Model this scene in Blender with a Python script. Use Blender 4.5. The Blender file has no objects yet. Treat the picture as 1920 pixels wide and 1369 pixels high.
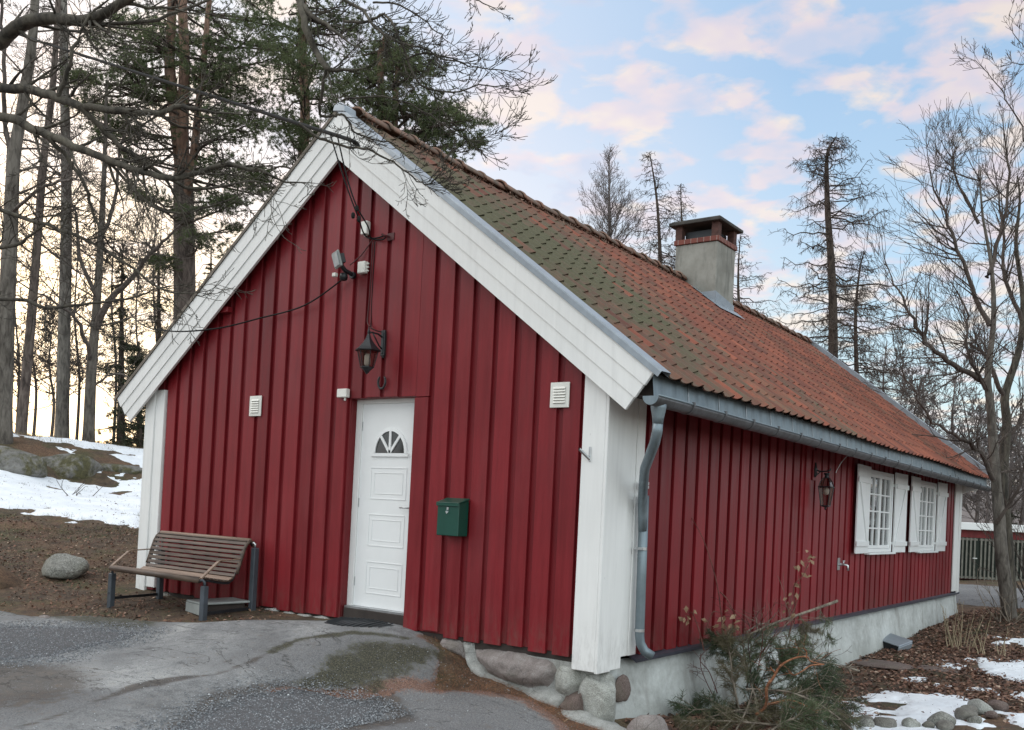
import bpy, bmesh, math, random
import numpy as np
from mathutils import Vector, Matrix, Euler
R_ = math.radians
random.seed(7)
rng = np.random.default_rng(7)
sc = bpy.context.scene
COL = sc.collection

# ------------------------------------------------------------------ camera
CAM = Vector((3.985, -6.664, 1.029)); YAW, PITCH, ROLL = 36.293, 1.191, 2.821
FPX, PPX, PPY, IW, IH = 1790.54, 960.0, 917.45, 1920.0, 1369.0
cam_d = bpy.data.cameras.new('camera'); cam = bpy.data.objects.new('camera', cam_d); COL.objects.link(cam)
_y, _p, _r = R_(YAW), R_(PITCH), R_(ROLL)
FW = Vector((-math.sin(_y)*math.cos(_p), math.cos(_y)*math.cos(_p), math.sin(_p)))
_rt = Vector((math.cos(_y), math.sin(_y), 0)); _up = _rt.cross(FW)
RT = _rt*math.cos(_r) + _up*math.sin(_r); UP = -_rt*math.sin(_r) + _up*math.cos(_r)
_m = Matrix((RT, UP, -FW)).transposed().to_4x4(); _m.translation = CAM
cam.matrix_world = _m
cam_d.sensor_width = 36; cam_d.lens = FPX/IW*36
cam_d.shift_x = 0.0; cam_d.shift_y = (PPY-IH/2)/IW
cam_d.clip_start = .05; cam_d.clip_end = 3000
sc.camera = cam
def at(px, py, dep):
    """a point of the place seen in the photograph at (px, py), dep metres ahead of where it was taken"""
    return CAM + (FW + RT*((px-PPX)/FPX) - UP*((py-PPY)/FPX))*dep

# ------------------------------------------------------------------ exposure, world, sun
sc.view_settings.view_transform = 'Standard'; sc.view_settings.look = 'None'
sc.view_settings.exposure = 0.2; sc.view_settings.gamma = 1.0
w = bpy.data.worlds.new('World'); sc.world = w; w.use_nodes = True
nt = w.node_tree; nt.nodes.clear()
def wn(t, **k):
    n = nt.nodes.new(t)
    for a, b in k.items(): setattr(n, a, b)
    return n
def wl(a, b): nt.links.new(a, b)
def wmath(op, a, b=None, clamp=False):
    n = wn('ShaderNodeMath', operation=op, use_clamp=clamp)
    for i, v in enumerate((a, b)):
        if v is None: continue
        if isinstance(v, (int, float)): n.inputs[i].default_value = v
        else: wl(v, n.inputs[i])
    return n.outputs[0]
def wramp(fac, stops, interp='LINEAR'):
    n = wn('ShaderNodeValToRGB'); n.color_ramp.interpolation = interp
    e = n.color_ramp.elements
    while len(e) < len(stops): e.new(.5)
    for el, (p, c) in zip(e, stops): el.position = p; el.color = (*c, 1)
    wl(fac, n.inputs[0]); return n.outputs[0]
def wmix(f, a, b, bt='MIX'):
    n = wn('ShaderNodeMix', data_type='RGBA', blend_type=bt)
    if isinstance(f, (int, float)): n.inputs[0].default_value = f
    else: wl(f, n.inputs[0])
    for i, v in ((6, a), (7, b)):
        if isinstance(v, tuple): n.inputs[i].default_value = (*v, 1)
        else: wl(v, n.inputs[i])
    return n.outputs[2]
def lin(r, g, b):
    f = lambda c: ((c/255+.055)/1.055)**2.4 if c > 10 else c/255/12.92
    return (f(r), f(g), f(b))
SUN_AZ = R_(28+40)      # where the sun went down: well to the left of the view (from +Y towards -X)
tc = wn('ShaderNodeTexCoord'); sep = wn('ShaderNodeSeparateXYZ'); wl(tc.outputs['Generated'], sep.inputs[0])
X, Y, Z = sep.outputs
zz = wmath('MAXIMUM', Z, 0.0)
base = wramp(zz, [(0, lin(196,203,224)), (.05, lin(200,214,234)), (.12, lin(206,232,241)), (.25, lin(186,216,240)), (.42, lin(164,197,231)), (.7, lin(190,212,238)), (1, lin(235,238,245))])
# glow side
az = wn('ShaderNodeVectorMath', operation='DOT_PRODUCT'); wl(tc.outputs['Generated'], az.inputs[0])
GD = Vector((-math.sin(SUN_AZ), math.cos(SUN_AZ), 0)); az.inputs[1].default_value = GD
glow = wmath('MULTIPLY', wmath('SUBTRACT', az.outputs['Value'], .62), 3.4, True)
warm = wramp(zz, [(0, lin(204,204,226)), (.085, lin(220,214,230)), (.12, lin(234,218,220)), (.165, lin(252,222,186)), (.23, lin(250,224,196)), (.31, lin(236,226,230)), (.5, lin(224,230,242)), (1, lin(225,230,240))])
c1 = wmix(glow, base, warm)
# clouds: noise on the plane of the cloud layer
dv = wmath('ADD', zz, .16)
cx = wmath('DIVIDE', X, dv); cy = wmath('DIVIDE', Y, dv)
cmb = wn('ShaderNodeCombineXYZ'); wl(cx, cmb.inputs[0]); wl(cy, cmb.inputs[1]); wl(wmath('MULTIPLY', Z, 1.2), cmb.inputs[2])
no = wn('ShaderNodeTexNoise'); wl(cmb.outputs[0], no.inputs['Vector'])
no.inputs['Scale'].default_value = 8.0; no.inputs['Detail'].default_value = 6; no.inputs['Roughness'].default_value = .5; no.inputs['Distortion'].default_value = .2
cf = wramp(no.outputs['Fac'], [(.45, (0,0,0)), (.51, (.5,.5,.5)), (.565, (1,1,1))])
no2 = wn('ShaderNodeTexNoise'); wl(cmb.outputs[0], no2.inputs['Vector']); no2.inputs['Scale'].default_value = 6.5; no2.inputs['Detail'].default_value = 3
ccol = wramp(no2.outputs['Fac'], [(.34, lin(203,207,226)), (.5, lin(240,218,218)), (.60, lin(255,232,212))])
c2 = wmix(wmath('MULTIPLY', cf, .88), c1, ccol)
# below the horizon: dim ground colour
c3 = wmix(wmath('MULTIPLY', wmath('SUBTRACT', .0, Z), 12, True), c2, (.10,.09,.085))
# the brighter dome overhead and behind the camera that lights the gable
bk = wn('ShaderNodeVectorMath', operation='DOT_PRODUCT'); wl(tc.outputs['Generated'], bk.inputs[0]); bk.inputs[1].default_value = (.85, -.62, .78)
bf = wmath('MULTIPLY', wmath('SUBTRACT', bk.outputs['Value'], .05), 1.1, True)
gain = wmath('ADD', 1.0, wmath('MULTIPLY', bf, 1.25))
c4 = wmix(wmath('MULTIPLY', bf, .85), c3, (.74, .80, .79))
gm = wn('ShaderNodeVectorMath', operation='SCALE'); wl(c4, gm.inputs[0]); wl(gain, gm.inputs['Scale'])
sky = wn('ShaderNodeTexSky', sky_type='NISHITA'); sky.sun_disc = False; sky.sun_elevation = R_(12); sky.sun_rotation = -SUN_AZ
bg1 = wn('ShaderNodeBackground'); wl(gm.outputs[0], bg1.inputs[0]); bg1.inputs[1].default_value = .72
bg2 = wn('ShaderNodeBackground'); wl(sky.outputs[0], bg2.inputs[0]); bg2.inputs[1].default_value = .05
ad = wn('ShaderNodeAddShader'); wl(bg1.outputs[0], ad.inputs[0]); wl(bg2.outputs[0], ad.inputs[1])
out = wn('ShaderNodeOutputWorld'); wl(ad.outputs[0], out.inputs[0])

sun_d = bpy.data.lights.new('sun', 'SUN'); sun_d.energy = 1.0; sun_d.angle = R_(40); sun_d.color = (1, .93, .84)
sun = bpy.data.objects.new('sun', sun_d); COL.objects.link(sun)
sun.rotation_euler = Vector((.95, .62, -.85)).to_track_quat('-Z', 'Y').to_euler()

# ------------------------------------------------------------------ helpers
def tag(o, label=None, cat=None, group=None, kind=None):
    if label: o['label'] = label
    if cat: o['category'] = cat
    if group: o['group'] = group
    if kind: o['kind'] = kind
    return o
def empty(name, loc=(0,0,0)):
    o = bpy.data.objects.new(name, None); COL.objects.link(o); o.location = loc; o.empty_display_size = .2
    return o
def origin(o):
    v = Vector((0,0,0))
    while o is not None: v += Vector(o.location); o = o.parent
    return v
def link(name, me, mat, parent=None, loc=None, smooth=False):
    """vertices are in world coordinates; the object is put under its parent without moving them"""
    if loc is None: loc = Vector((0,0,0)) if parent is None else origin(parent)
    loc = Vector(loc)
    if loc.length > 0: me.transform(Matrix.Translation(-loc))
    for m in (mat if isinstance(mat, (list, tuple)) else [mat]): me.materials.append(m)
    if smooth and len(me.polygons): me.polygons.foreach_set('use_smooth', [True]*len(me.polygons))
    me.update()
    o = bpy.data.objects.new(name, me); COL.objects.link(o)
    o.parent = parent; o.location = loc - (origin(parent) if parent else Vector((0,0,0)))
    return o
class MB:
    def __init__(s): s.v = []; s.f = []; s.m = []; s.mi = 0
    def add(s, vs, fs):
        n = len(s.v); s.v += [tuple(v) for v in vs]
        for f in fs: s.f.append(tuple(i+n for i in f)); s.m.append(s.mi)
    def box(s, x0, x1, y0, y1, z0, z1, M=None):
        vs = [Vector(p) for p in ((x0,y0,z0),(x1,y0,z0),(x1,y1,z0),(x0,y1,z0),(x0,y0,z1),(x1,y0,z1),(x1,y1,z1),(x0,y1,z1))]
        if M: vs = [M @ v for v in vs]
        s.add(vs, [(0,3,2,1),(4,5,6,7),(0,1,5,4),(1,2,6,5),(2,3,7,6),(3,0,4,7)])
    def prism(s, poly, d):
        """poly: list of 3d points, extruded by vector d"""
        n = len(poly); d = Vector(d); a = [Vector(p) for p in poly]; b = [p+d for p in a]
        s.add(a+b, [tuple(range(n))[::-1], tuple(range(n, 2*n))] + [(i, (i+1) % n, (i+1) % n+n, i+n) for i in range(n)])
    def beam(s, a, b, w_, h, up=(0,0,1)):
        a = Vector(a); b = Vector(b); t = (b-a).normalized(); u = Vector(up); sx = t.cross(u).normalized()*w_/2; sy = sx.cross(t).normalized()*h/2
        s.add([a-sx-sy, a+sx-sy, a+sx+sy, a-sx+sy, b-sx-sy, b+sx-sy, b+sx+sy, b-sx+sy], [(0,3,2,1),(4,5,6,7),(0,1,5,4),(1,2,6,5),(2,3,7,6),(3,0,4,7)])
    def tube(s, pts, r, n=8, cap=True):
        pts = [Vector(p) for p in pts]; k = len(pts)
        rr = r if isinstance(r, (list, tuple, np.ndarray)) else [r]*k
        vs = []; u = None
        for i in range(k):
            t = (pts[min(i+1, k-1)]-pts[max(i-1, 0)]).normalized()
            if u is None: u = t.orthogonal().normalized()
            u = (u - t*u.dot(t)).normalized(); v = t.cross(u)
            for j in range(n):
                a = 2*math.pi*j/n; vs.append(pts[i]+(u*math.cos(a)+v*math.sin(a))*rr[i])
        fs = [(i*n+j, i*n+(j+1) % n, (i+1)*n+(j+1) % n, (i+1)*n+j) for i in range(k-1) for j in range(n)]
        if cap: fs += [tuple(range(n))[::-1], tuple(range((k-1)*n, k*n))]
        s.add(vs, fs)
    def lathe(s, prof, c, n=16, ax='z'):
        c = Vector(c); k = len(prof); vs = []
        for r, h in prof:
            for j in range(n):
                a = 2*math.pi*j/n + math.pi/n
                p = (math.cos(a)*r, math.sin(a)*r, h)
                if ax == 'y': p = (p[0], -p[2], p[1])
                if ax == 'x': p = (p[2], p[0], p[1])
                vs.append(c+Vector(p))
        fs = [(i*n+j, i*n+(j+1) % n, (i+1)*n+(j+1) % n, (i+1)*n+j) for i in range(k-1) for j in range(n)]
        fs += [tuple(range(n))[::-1], tuple(range((k-1)*n, k*n))]
        s.add(vs, fs)
    def build(s, name, mat, parent=None, smooth=False, bevel=0, loc=None):
        me = bpy.data.meshes.new(name); me.from_pydata(s.v, [], s.f)
        if isinstance(mat, (list, tuple)): me.polygons.foreach_set('material_index', s.m)
        o = link(name, me, mat, parent, loc, smooth)
        if smooth:
            try: me.shade_auto_smooth(angle=R_(40))
            except Exception:
                for p in me.polygons: p.use_smooth = True
                for e in me.edges: pass
        if bevel:
            b = o.modifiers.new('bevel', 'BEVEL'); b.width = bevel; b.segments = 1; b.limit_method = 'ANGLE'; b.angle_limit = R_(50)
        return o
class TB:
    """bulk builder: thin tapering tubes and loose triangles, assembled with numpy"""
    def __init__(s): s.V = []; s.F = []; s.n = 0
    def tube(s, P, r, k=4):
        P = np.asarray(P, float); r = np.asarray(r, float); m = len(P)
        t = np.empty_like(P); t[1:-1] = P[2:]-P[:-2]; t[0] = P[1]-P[0]; t[-1] = P[-1]-P[-2]
        t /= np.linalg.norm(t, axis=1, keepdims=True)+1e-9
        ref = np.array([.31, .17, .93]) if abs(t[0][2]) < .9 else np.array([.93, .2, .1])
        u = np.cross(t, ref); u /= np.linalg.norm(u, axis=1, keepdims=True)+1e-9; v = np.cross(t, u)
        a = np.arange(k)*2*np.pi/k
        V = P[:, None]+(u[:, None]*np.cos(a)[None, :, None]+v[:, None]*np.sin(a)[None, :, None])*r[:, None, None]
        s.V.append(V.reshape(-1, 3))
        i = np.arange(m-1)[:, None]*k; j = np.arange(k)[None]; j2 = (j+1) % k
        F = np.stack([i+j, i+j2, i+k+j2, i+k+j], -1).reshape(-1, 4)+s.n
        s.F.append(F); s.n += m*k
    def tris(s, A, B, Cc):
        n = len(A); V = np.stack([A, B, Cc], 1).reshape(-1, 3); s.V.append(V)
        F = np.arange(3*n).reshape(-1, 3)+s.n; s.F.append(F); s.n += 3*n
    def quads(s, A, B, Cc, D):
        n = len(A); V = np.stack([A, B, Cc, D], 1).reshape(-1, 3); s.V.append(V)
        s.F.append(np.arange(4*n).reshape(-1, 4)+s.n); s.n += 4*n
    def mesh(s, name):
        me = bpy.data.meshes.new(name)
        if not s.V: return me
        V = np.concatenate(s.V).astype(np.float32)
        li = np.concatenate([f.ravel() for f in s.F]); tot = np.concatenate([np.full(len(f), f.shape[1]) for f in s.F])
        st = np.concatenate([[0], np.cumsum(tot)[:-1]])
        me.vertices.add(len(V)); me.vertices.foreach_set('co', V.ravel())
        me.loops.add(len(li)); me.loops.foreach_set('vertex_index', li.astype(np.int32))
        me.polygons.add(len(tot)); me.polygons.foreach_set('loop_start', st.astype(np.int32)); me.polygons.foreach_set('loop_total', tot.astype(np.int32))
        me.update(calc_edges=True); me.validate()
        return me
    def build(s, name, mat, parent=None, smooth=True, loc=None):
        return link(name, s.mesh(name), mat, parent, loc, smooth)
def grid_mesh(name, Xs, Ys, Zs, keep=None):
    """Xs, Ys, Zs: 2-D arrays; keep: boolean per vertex, faces with no kept vertex are dropped"""
    m, n = Xs.shape; V = np.stack([Xs, Ys, Zs], -1).reshape(-1, 3)
    i, j = np.meshgrid(np.arange(m-1), np.arange(n-1), indexing='ij'); a = (i*n+j).ravel()
    F = np.stack([a, a+n, a+n+1, a+1], -1)
    if keep is not None:
        F = F[keep.ravel()[F].any(1)]; used = np.unique(F); mp = np.full(len(V), -1); mp[used] = np.arange(len(used)); V = V[used]; F = mp[F]
    me = bpy.data.meshes.new(name)
    me.vertices.add(len(V)); me.vertices.foreach_set('co', V.astype(np.float32).ravel())
    me.loops.add(len(F)*4); me.loops.foreach_set('vertex_index', F.ravel().astype(np.int32))
    me.polygons.add(len(F)); me.polygons.foreach_set('loop_start', (np.arange(len(F))*4).astype(np.int32)); me.polygons.foreach_set('loop_total', np.full(len(F), 4, np.int32))
    me.update(calc_edges=True); return me
def pnoise(x, y, seed=0, octs=4, f0=1.0, gain=.5):
    """smooth value noise on arrays"""
    r = np.random.default_rng(seed); T = r.random((256, 256)); o = np.zeros(np.shape(x)); a = 1; s = 0; f = f0
    for k in range(octs):
        u = x*f+13.7*k; v = y*f+5.3*k; iu = np.floor(u).astype(int); iv = np.floor(v).astype(int); fu = u-iu; fv = v-iv
        fu = fu*fu*(3-2*fu); fv = fv*fv*(3-2*fv)
        g = lambda p, q: T[p % 256, q % 256]
        o = o + a*((g(iu, iv)*(1-fu)+g(iu+1, iv)*fu)*(1-fv)+(g(iu, iv+1)*(1-fu)+g(iu+1, iv+1)*fu)*fv); s += a; a *= gain; f *= 2.03
    return o/s-.5

# ------------------------------------------------------------------ materials
class NM:
    def __init__(s, name):
        s.m = bpy.data.materials.new(name); s.m.use_nodes = True; s.t = s.m.node_tree; s.p = s.t.nodes['Principled BSDF']
        s.o = s.t.nodes.new('ShaderNodeTexCoord').outputs['Object']
        s.g = s.t.nodes.new('ShaderNodeNewGeometry').outputs['Position']
    def n(s, t, **k):
        n = s.t.nodes.new(t)
        for a, b in k.items(): setattr(n, a, b)
        return n
    def l(s, a, b): s.t.links.new(a, b)
    def sc(s, vec, x, y, z):
        n = s.n('ShaderNodeMapping'); n.inputs['Scale'].default_value = (x, y, z); s.l(vec, n.inputs[0]); return n.outputs[0]
    def noise(s, vec, scale, detail=4, rough=.55, dist=0):
        n = s.n('ShaderNodeTexNoise'); s.l(vec, n.inputs['Vector']); n.inputs['Scale'].default_value = scale; n.inputs['Detail'].default_value = detail
        n.inputs['Roughness'].default_value = rough; n.inputs['Distortion'].default_value = dist; return n.outputs['Fac']
    def vor(s, vec, scale, feature='F1', out='Distance', rnd=1):
        n = s.n('ShaderNodeTexVoronoi', feature=feature); s.l(vec, n.inputs['Vector']); n.inputs['Scale'].default_value = scale; n.inputs['Randomness'].default_value = rnd; return n.outputs[out]
    def ramp(s, f, stops, interp='LINEAR'):
        n = s.n('ShaderNodeValToRGB'); n.color_ramp.interpolation = interp; e = n.color_ramp.elements
        while len(e) < len(stops): e.new(.5)
        for el, (p, c) in zip(e, stops): el.position = p; el.color = (*(c if isinstance(c, tuple) else (c, c, c)), 1)
        s.l(f, n.inputs[0]); return n.outputs[0]
    def mix(s, f, a, b, bt='MIX'):
        n = s.n('ShaderNodeMix', data_type='RGBA', blend_type=bt)
        if isinstance(f, (int, float)): n.inputs[0].default_value = f
        else: s.l(f, n.inputs[0])
        for i, v in ((6, a), (7, b)):
            if isinstance(v, tuple): n.inputs[i].default_value = (*v, 1)
            else: s.l(v, n.inputs[i])
        return n.outputs[2]
    def math(s, op, a, b=0.0, clamp=False):
        n = s.n('ShaderNodeMath', operation=op, use_clamp=clamp)
        for i, v in enumerate((a, b)):
            if isinstance(v, (int, float)): n.inputs[i].default_value = v
            else: s.l(v, n.inputs[i])
        return n.outputs[0]
    def bump(s, h, strength=.3, dist=.01):
        n = s.n('ShaderNodeBump'); n.inputs['Strength'].default_value = strength; n.inputs['Distance'].default_value = dist
        s.l(h, n.inputs['Height']); s.l(n.outputs[0], s.p.inputs['Normal'])
    def set(s, col=None, rough=None, metal=None, spec=None):
        for k, v in (('Base Color', col), ('Roughness', rough), ('Metallic', metal), ('Specular IOR Level', spec)):
            if v is None: continue
            if isinstance(v, tuple): s.p.inputs[k].default_value = (*v, 1)
            elif isinstance(v, (int, float)): s.p.inputs[k].default_value = v
            else: s.l(v, s.p.inputs[k])
        return s.m
def simple(name, c, rough=.6, metal=0, var=.25, scale=8, bump=.1):
    k = NM(name); f = k.noise(k.o, scale, 5)
    d = tuple(x*(1-var) for x in c); e = tuple(min(1, x*(1+var)) for x in c)
    k.bump(k.noise(k.o, scale*6, 3), bump, .003)
    return k.set(k.ramp(f, [(.3, d), (.7, e)]), rough, metal)
def painted_wood(name, c, rough, var=.12, streak=.5):
    k = NM(name)
    v = k.sc(k.o, 14, 14, 1.1)
    f = k.noise(v, 1.5, 5, .6); g = k.noise(k.o, 1.3, 3)
    fi = k.noise(k.sc(k.o, 130, 130, 3.5), 1, 3, .7)
    a = tuple(x*(1-var*1.6) for x in c); b = tuple(min(1, x*(1+var)) for x in c)
    col = k.mix(.45, k.ramp(f, [(.3, a), (.7, b)]), k.ramp(g, [(.3, a), (.7, b)]))
    ag = k.n('ShaderNodeAttribute', attribute_name='tone').outputs['Fac']
    col = k.mix(1.0, col, k.ramp(ag, [(0, (1,1,1)), (1, tuple([.56,.52,.52]))]), 'MULTIPLY')
    chalk = k.noise(k.sc(k.g, 1.4, 1.4, .5), 1.6, 5, .6); lum = tuple(min(1, x*.75+.05) for x in c)
    col = k.mix(k.ramp(chalk, [(.5, 0.), (.72, .22 if c[0] > c[1]*3 else .0)]), col, lum)
    sz_ = k.n('ShaderNodeSeparateXYZ'); k.l(k.g, sz_.inputs[0])
    lowz = k.math('MULTIPLY', k.math('SUBTRACT', .22, sz_.outputs[2]), 2.4, True)
    dn = k.noise(k.sc(k.g, 9, 9, 3), 2.5, 5, .7)
    col = k.mix(k.math('MULTIPLY', lowz, k.ramp(dn, [(.42, 0.), (.7, .55 if c[0] > c[1]*3 else .3)])), col, (.12,.085,.07))
    grime = k.noise(k.sc(k.g, 5, 5, .45), 2.2, 5, .65); col = k.mix(k.ramp(grime, [(.55, 0.), (.75, .22)]), col, tuple(x*.55 for x in c))
    sp = k.vor(k.sc(k.o, 1, 1, .55), 5.5); knot = k.ramp(sp, [(0, .8), (.022, .35), (.04, 0)])
    col = k.mix(k.math('MULTIPLY', knot, .55), col, tuple(x*.45 for x in c))
    k.bump(k.mix(.5, fi, f), streak, .0035)
    r = k.ramp(f, [(.3, rough-.07), (.7, rough+.1)])
    return k.set(col, r, spec=.32)
M = {}
M['red'] = painted_wood('red_paint', (.226,.0138,.0200), .42, .18)
M['red_side'] = painted_wood('red_paint_side', (.226,.0138,.0200), .42, .18)
M['red_dark'] = simple('red_undercoat', (.14,.012,.017), .6)
M['white'] = painted_wood('white_paint', (.82,.815,.80), .45, .05, .25)
M['white_s'] = simple('white_enamel', (.82,.83,.83), .3, var=.03, scale=3, bump=.03)
M['plastic_w'] = simple('white_plastic', (.76,.75,.70), .35, var=.05)
M['dark_wood'] = simple('dark_board', (.035,.026,.022), .8)
M['black'] = simple('black_iron', (.014,.016,.019), .42, var=.4)
M['rubber'] = simple('black_rubber', (.03,.033,.037), .65)
M['steel'] = simple('steel', (.55,.56,.57), .35, 1.0)
M['slate_metal'] = simple('grey_powder_coat', (.055,.066,.08), .5)
k = NM('zinc'); f = k.noise(k.o, 7, 6, .65); f2 = k.noise(k.sc(k.o, 22, 22, 1.4), 1, 4)
k.bump(f2, .12, .004); M['zinc'] = k.set(k.mix(.5, k.ramp(f, [(.3, (.14,.18,.205)), (.7, (.27,.32,.35))]), k.ramp(f2, [(.3, (.15,.19,.215)), (.7, (.25,.30,.33))])), .45, .55)
k = NM('zinc_dirty'); f = k.noise(k.sc(k.o, 3, 8, 8), 1, 6, .65)
M['zinc_d'] = k.set(k.ramp(f, [(.3, (.085,.082,.085)), (.7, (.17,.175,.185))]), .5, .5)
M['flash'] = simple('painted_flashing', (.29,.325,.36), .38, .3, var=.12)
M['sill'] = simple('dark_sill_metal', (.05,.05,.066), .45, .2)
M['green'] = simple('green_enamel', (.004,.06,.042), .38, var=.12, scale=5)
# roof tiles: colour from per-tile attribute (r: tile tint, g: moss/dirt, b: second random)
k = NM('clay_tile')
at_ = k.n('ShaderNodeAttribute', attribute_name='Col'); sp = k.n('ShaderNodeSeparateColor'); k.l(at_.outputs['Color'], sp.inputs[0])
tr, tg, tb = sp.outputs
clay = k.ramp(tr, [(0, (.11,.040,.029)), (.3, (.175,.056,.036)), (.7, (.24,.074,.043)), (1, (.32,.10,.058))])
n1 = k.noise(k.g, 5, 6, .65); n2 = k.noise(k.g, 38, 4, .6); n3 = k.noise(k.sc(k.g, 1.2, 9, 1.2), 1, 4)
clay = k.mix(.6, clay, k.mix(n2, (.5,.5,.5), (1.3,1.25,1.2)), 'MULTIPLY')
dirt = k.mix(tb, (.095,.064,.043), (.105,.088,.058))
mossg = k.mix(n2, (.045,.045,.024), (.115,.112,.058))
fm = k.math('ADD', k.math('MULTIPLY', tg, 1.25), k.math('MULTIPLY', k.math('SUBTRACT', n1, .5), 1.3))
fm = k.math('ADD', fm, k.math('MULTIPLY', k.math('SUBTRACT', n3, .5), .9))
c = k.mix(k.ramp(fm, [(.25, 0.), (.75, .88)]), clay, dirt)
c = k.mix(k.ramp(fm, [(.72, 0.), (1.0, .85)]), c, mossg)
lich = k.ramp(k.vor(k.g, 26), [(.05, 1.), (.1, 0.)])
c = k.mix(k.math('MULTIPLY', lich, k.ramp(n1, [(.55, 0.), (.65, .5)])), c, (.34,.33,.28))
k.bump(k.mix(.5, n2, n1), .5, .01); M['tile'] = k.set(c, .88)
k = NM('mossy_ridge'); f = k.noise(k.g, 7, 6, .7); M['ridge'] = k.set(k.ramp(f, [(.38, (.13,.10,.075)), (.5, (.21,.135,.10)), (.62, (.27,.14,.10))]), .95)
# render plinth
k = NM('lime_render'); f = k.noise(k.g, 1.6, 7, .65, .4); f2 = k.noise(k.g, 16, 5, .7); f3 = k.noise(k.sc(k.g, 3, 3, .7), 1.4, 5)
c = k.mix(.4, k.ramp(f, [(.3, (.25,.255,.24)), (.5, (.47,.49,.475)), (.7, (.64,.66,.65))]), k.ramp(f2, [(.3, (.34,.34,.32)), (.7, (.66,.68,.67))]))
c = k.mix(k.ramp(f3, [(.55, 0.), (.72, .7)]), c, (.22,.20,.18))
sepz = k.n('ShaderNodeSeparateXYZ'); k.l(k.g, sepz.inputs[0])
low = k.math('MULTIPLY', k.math('SUBTRACT', -.55, sepz.outputs[2]), 2.6, True)
c = k.mix(k.math('MULTIPLY', low, k.ramp(f2, [(.35, .15), (.65, .8)])), c, (.19,.20,.165))
pits = k.ramp(k.vor(k.g, 33), [(.04, .9), (.09, 0.)]); c = k.mix(k.math('MULTIPLY', pits, k.ramp(f, [(.45, 0.), (.6, .6)])), c, (.12,.13,.12))
k.bump(k.mix(.5, f, f2), .8, .03); M['render'] = k.set(c, .9)
def stone(name, a, b, c_, sc_=5):
    k = NM(name); f = k.noise(k.o, sc_, 7, .7, .3); g = k.noise(k.o, sc_*14, 3, .7)
    col = k.mix(.35, k.ramp(f, [(.3, a), (.5, b), (.7, c_)]), k.ramp(g, [(.35, a), (.65, c_)]))
    spc = k.noise(k.o, sc_*26, 2, .5); col = k.mix(.55, col, k.ramp(spc, [(.40, (.5,.5,.5)), (.60, (1.5,1.5,1.5))]), 'MULTIPLY')
    ck = k.vor(k.g, 6.5, 'DISTANCE_TO_EDGE'); wob = k.noise(k.g, 3, 3); col = k.mix(k.math('MULTIPLY', k.ramp(ck, [(0, 1.), (.025, 0.)]), k.ramp(wob, [(.5, 0.), (.56, .55)])), col, tuple(x*.35 for x in a))
    pt = k.noise(k.g, 2.6, 5, .65); col = k.mix(k.ramp(pt, [(.52, 0.), (.62, .28)]), col, (.13,.125,.085))
    k.bump(k.mix(.45, f, g), 1.0, .035); return k.set(col, .9)
M['granite'] = stone('pink_granite', (.19,.155,.145), (.31,.265,.25), (.47,.43,.41), 11)
M['boulder'] = stone('grey_boulder', (.12,.115,.10), (.23,.225,.20), (.36,.36,.335), 3)
M['corner'] = stone('limewashed_stone', (.25,.25,.22), (.41,.41,.375), (.57,.58,.555), 7)
M['brownstone'] = stone('brown_stone', (.11,.075,.065), (.165,.12,.105), (.21,.16,.145), 5)
M['cobble'] = stone('cobble', (.11,.10,.085), (.22,.205,.18), (.34,.32,.29), 9)
M['mortar'] = stone('white_mortar', (.27,.26,.235), (.45,.45,.43), (.62,.63,.61), 12)
M['brick_d'] = simple('sooty_brick', (.085,.04,.033), .9, var=.4, scale=14)
M['cap'] = simple('sooty_cap', (.05,.046,.042), .9, var=.4)
k = NM('chimney_render'); f = k.noise(k.o, 2.6, 6, .6); f2 = k.noise(k.sc(k.g, 5, 5, .8), 1.6, 5, .7)
c = k.ramp(f, [(.35, (.21,.205,.18)), (.65, (.33,.325,.295))]); c = k.mix(k.ramp(f2, [(.52, 0.), (.66, .6)]), c, (.11,.11,.10)); k.bump(f, .3, .01); M['chim'] = k.set(c, .9)
k = NM('chimney_brick'); b = k.n('ShaderNodeTexBrick'); k.l(k.sc(k.o, 1, 1, 1), b.inputs[0]); b.inputs['Scale'].default_value = 4.4
b.inputs['Color1'].default_value = (.20,.062,.045,1); b.inputs['Color2'].default_value = (.14,.042,.034,1); b.inputs['Mortar'].default_value = (.45,.40,.36,1); b.inputs['Mortar Size'].default_value = .012; M['brick'] = k.set(b.outputs[0], .85)
M['concrete'] = stone('old_concrete', (.13,.125,.115), (.22,.215,.20), (.31,.30,.285), 6)
def bark(name, a, b, c_, v=(3, 3, .8), sc_=4, bmp=.8):
    k = NM(name); f = k.noise(k.sc(k.g, *v), sc_, 6, .65, .5); g = k.noise(k.g, 1.1, 3)
    col = k.mix(.3, k.ramp(f, [(.38, tuple(x*.55 for x in a)), (.5, b), (.62, c_)]), k.ramp(g, [(.4, a), (.6, c_)])); k.bump(f, bmp, .04); return k.set(col, .92)
M['bark_dark'] = bark('dark_twig_bark', (.022,.018,.015), (.045,.036,.03), (.08,.07,.055))
M['gravel_bed'] = simple('gravel_bed', (.085,.085,.09), .9, scale=20, bump=.5)
M['bark_grey'] = bark('grey_bark', (.07,.058,.048), (.115,.10,.085), (.18,.16,.138))
M['bark_oak'] = bark('oak_bark', (.035,.03,.024), (.075,.064,.05), (.125,.11,.085))
M['twig_mid'] = bark('grey_twig', (.075,.06,.052), (.12,.098,.086), (.165,.14,.125))
M['bark_pale'] = bark('pale_trunk_bark', (.09,.082,.072), (.155,.14,.125), (.25,.23,.205))
M['bark_pine'] = bark('pine_bark_low', (.06,.046,.04), (.12,.09,.078), (.19,.155,.135))
M['bark_red'] = bark('pine_bark_high', (.10,.058,.042), (.18,.105,.075), (.27,.165,.12))
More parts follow.
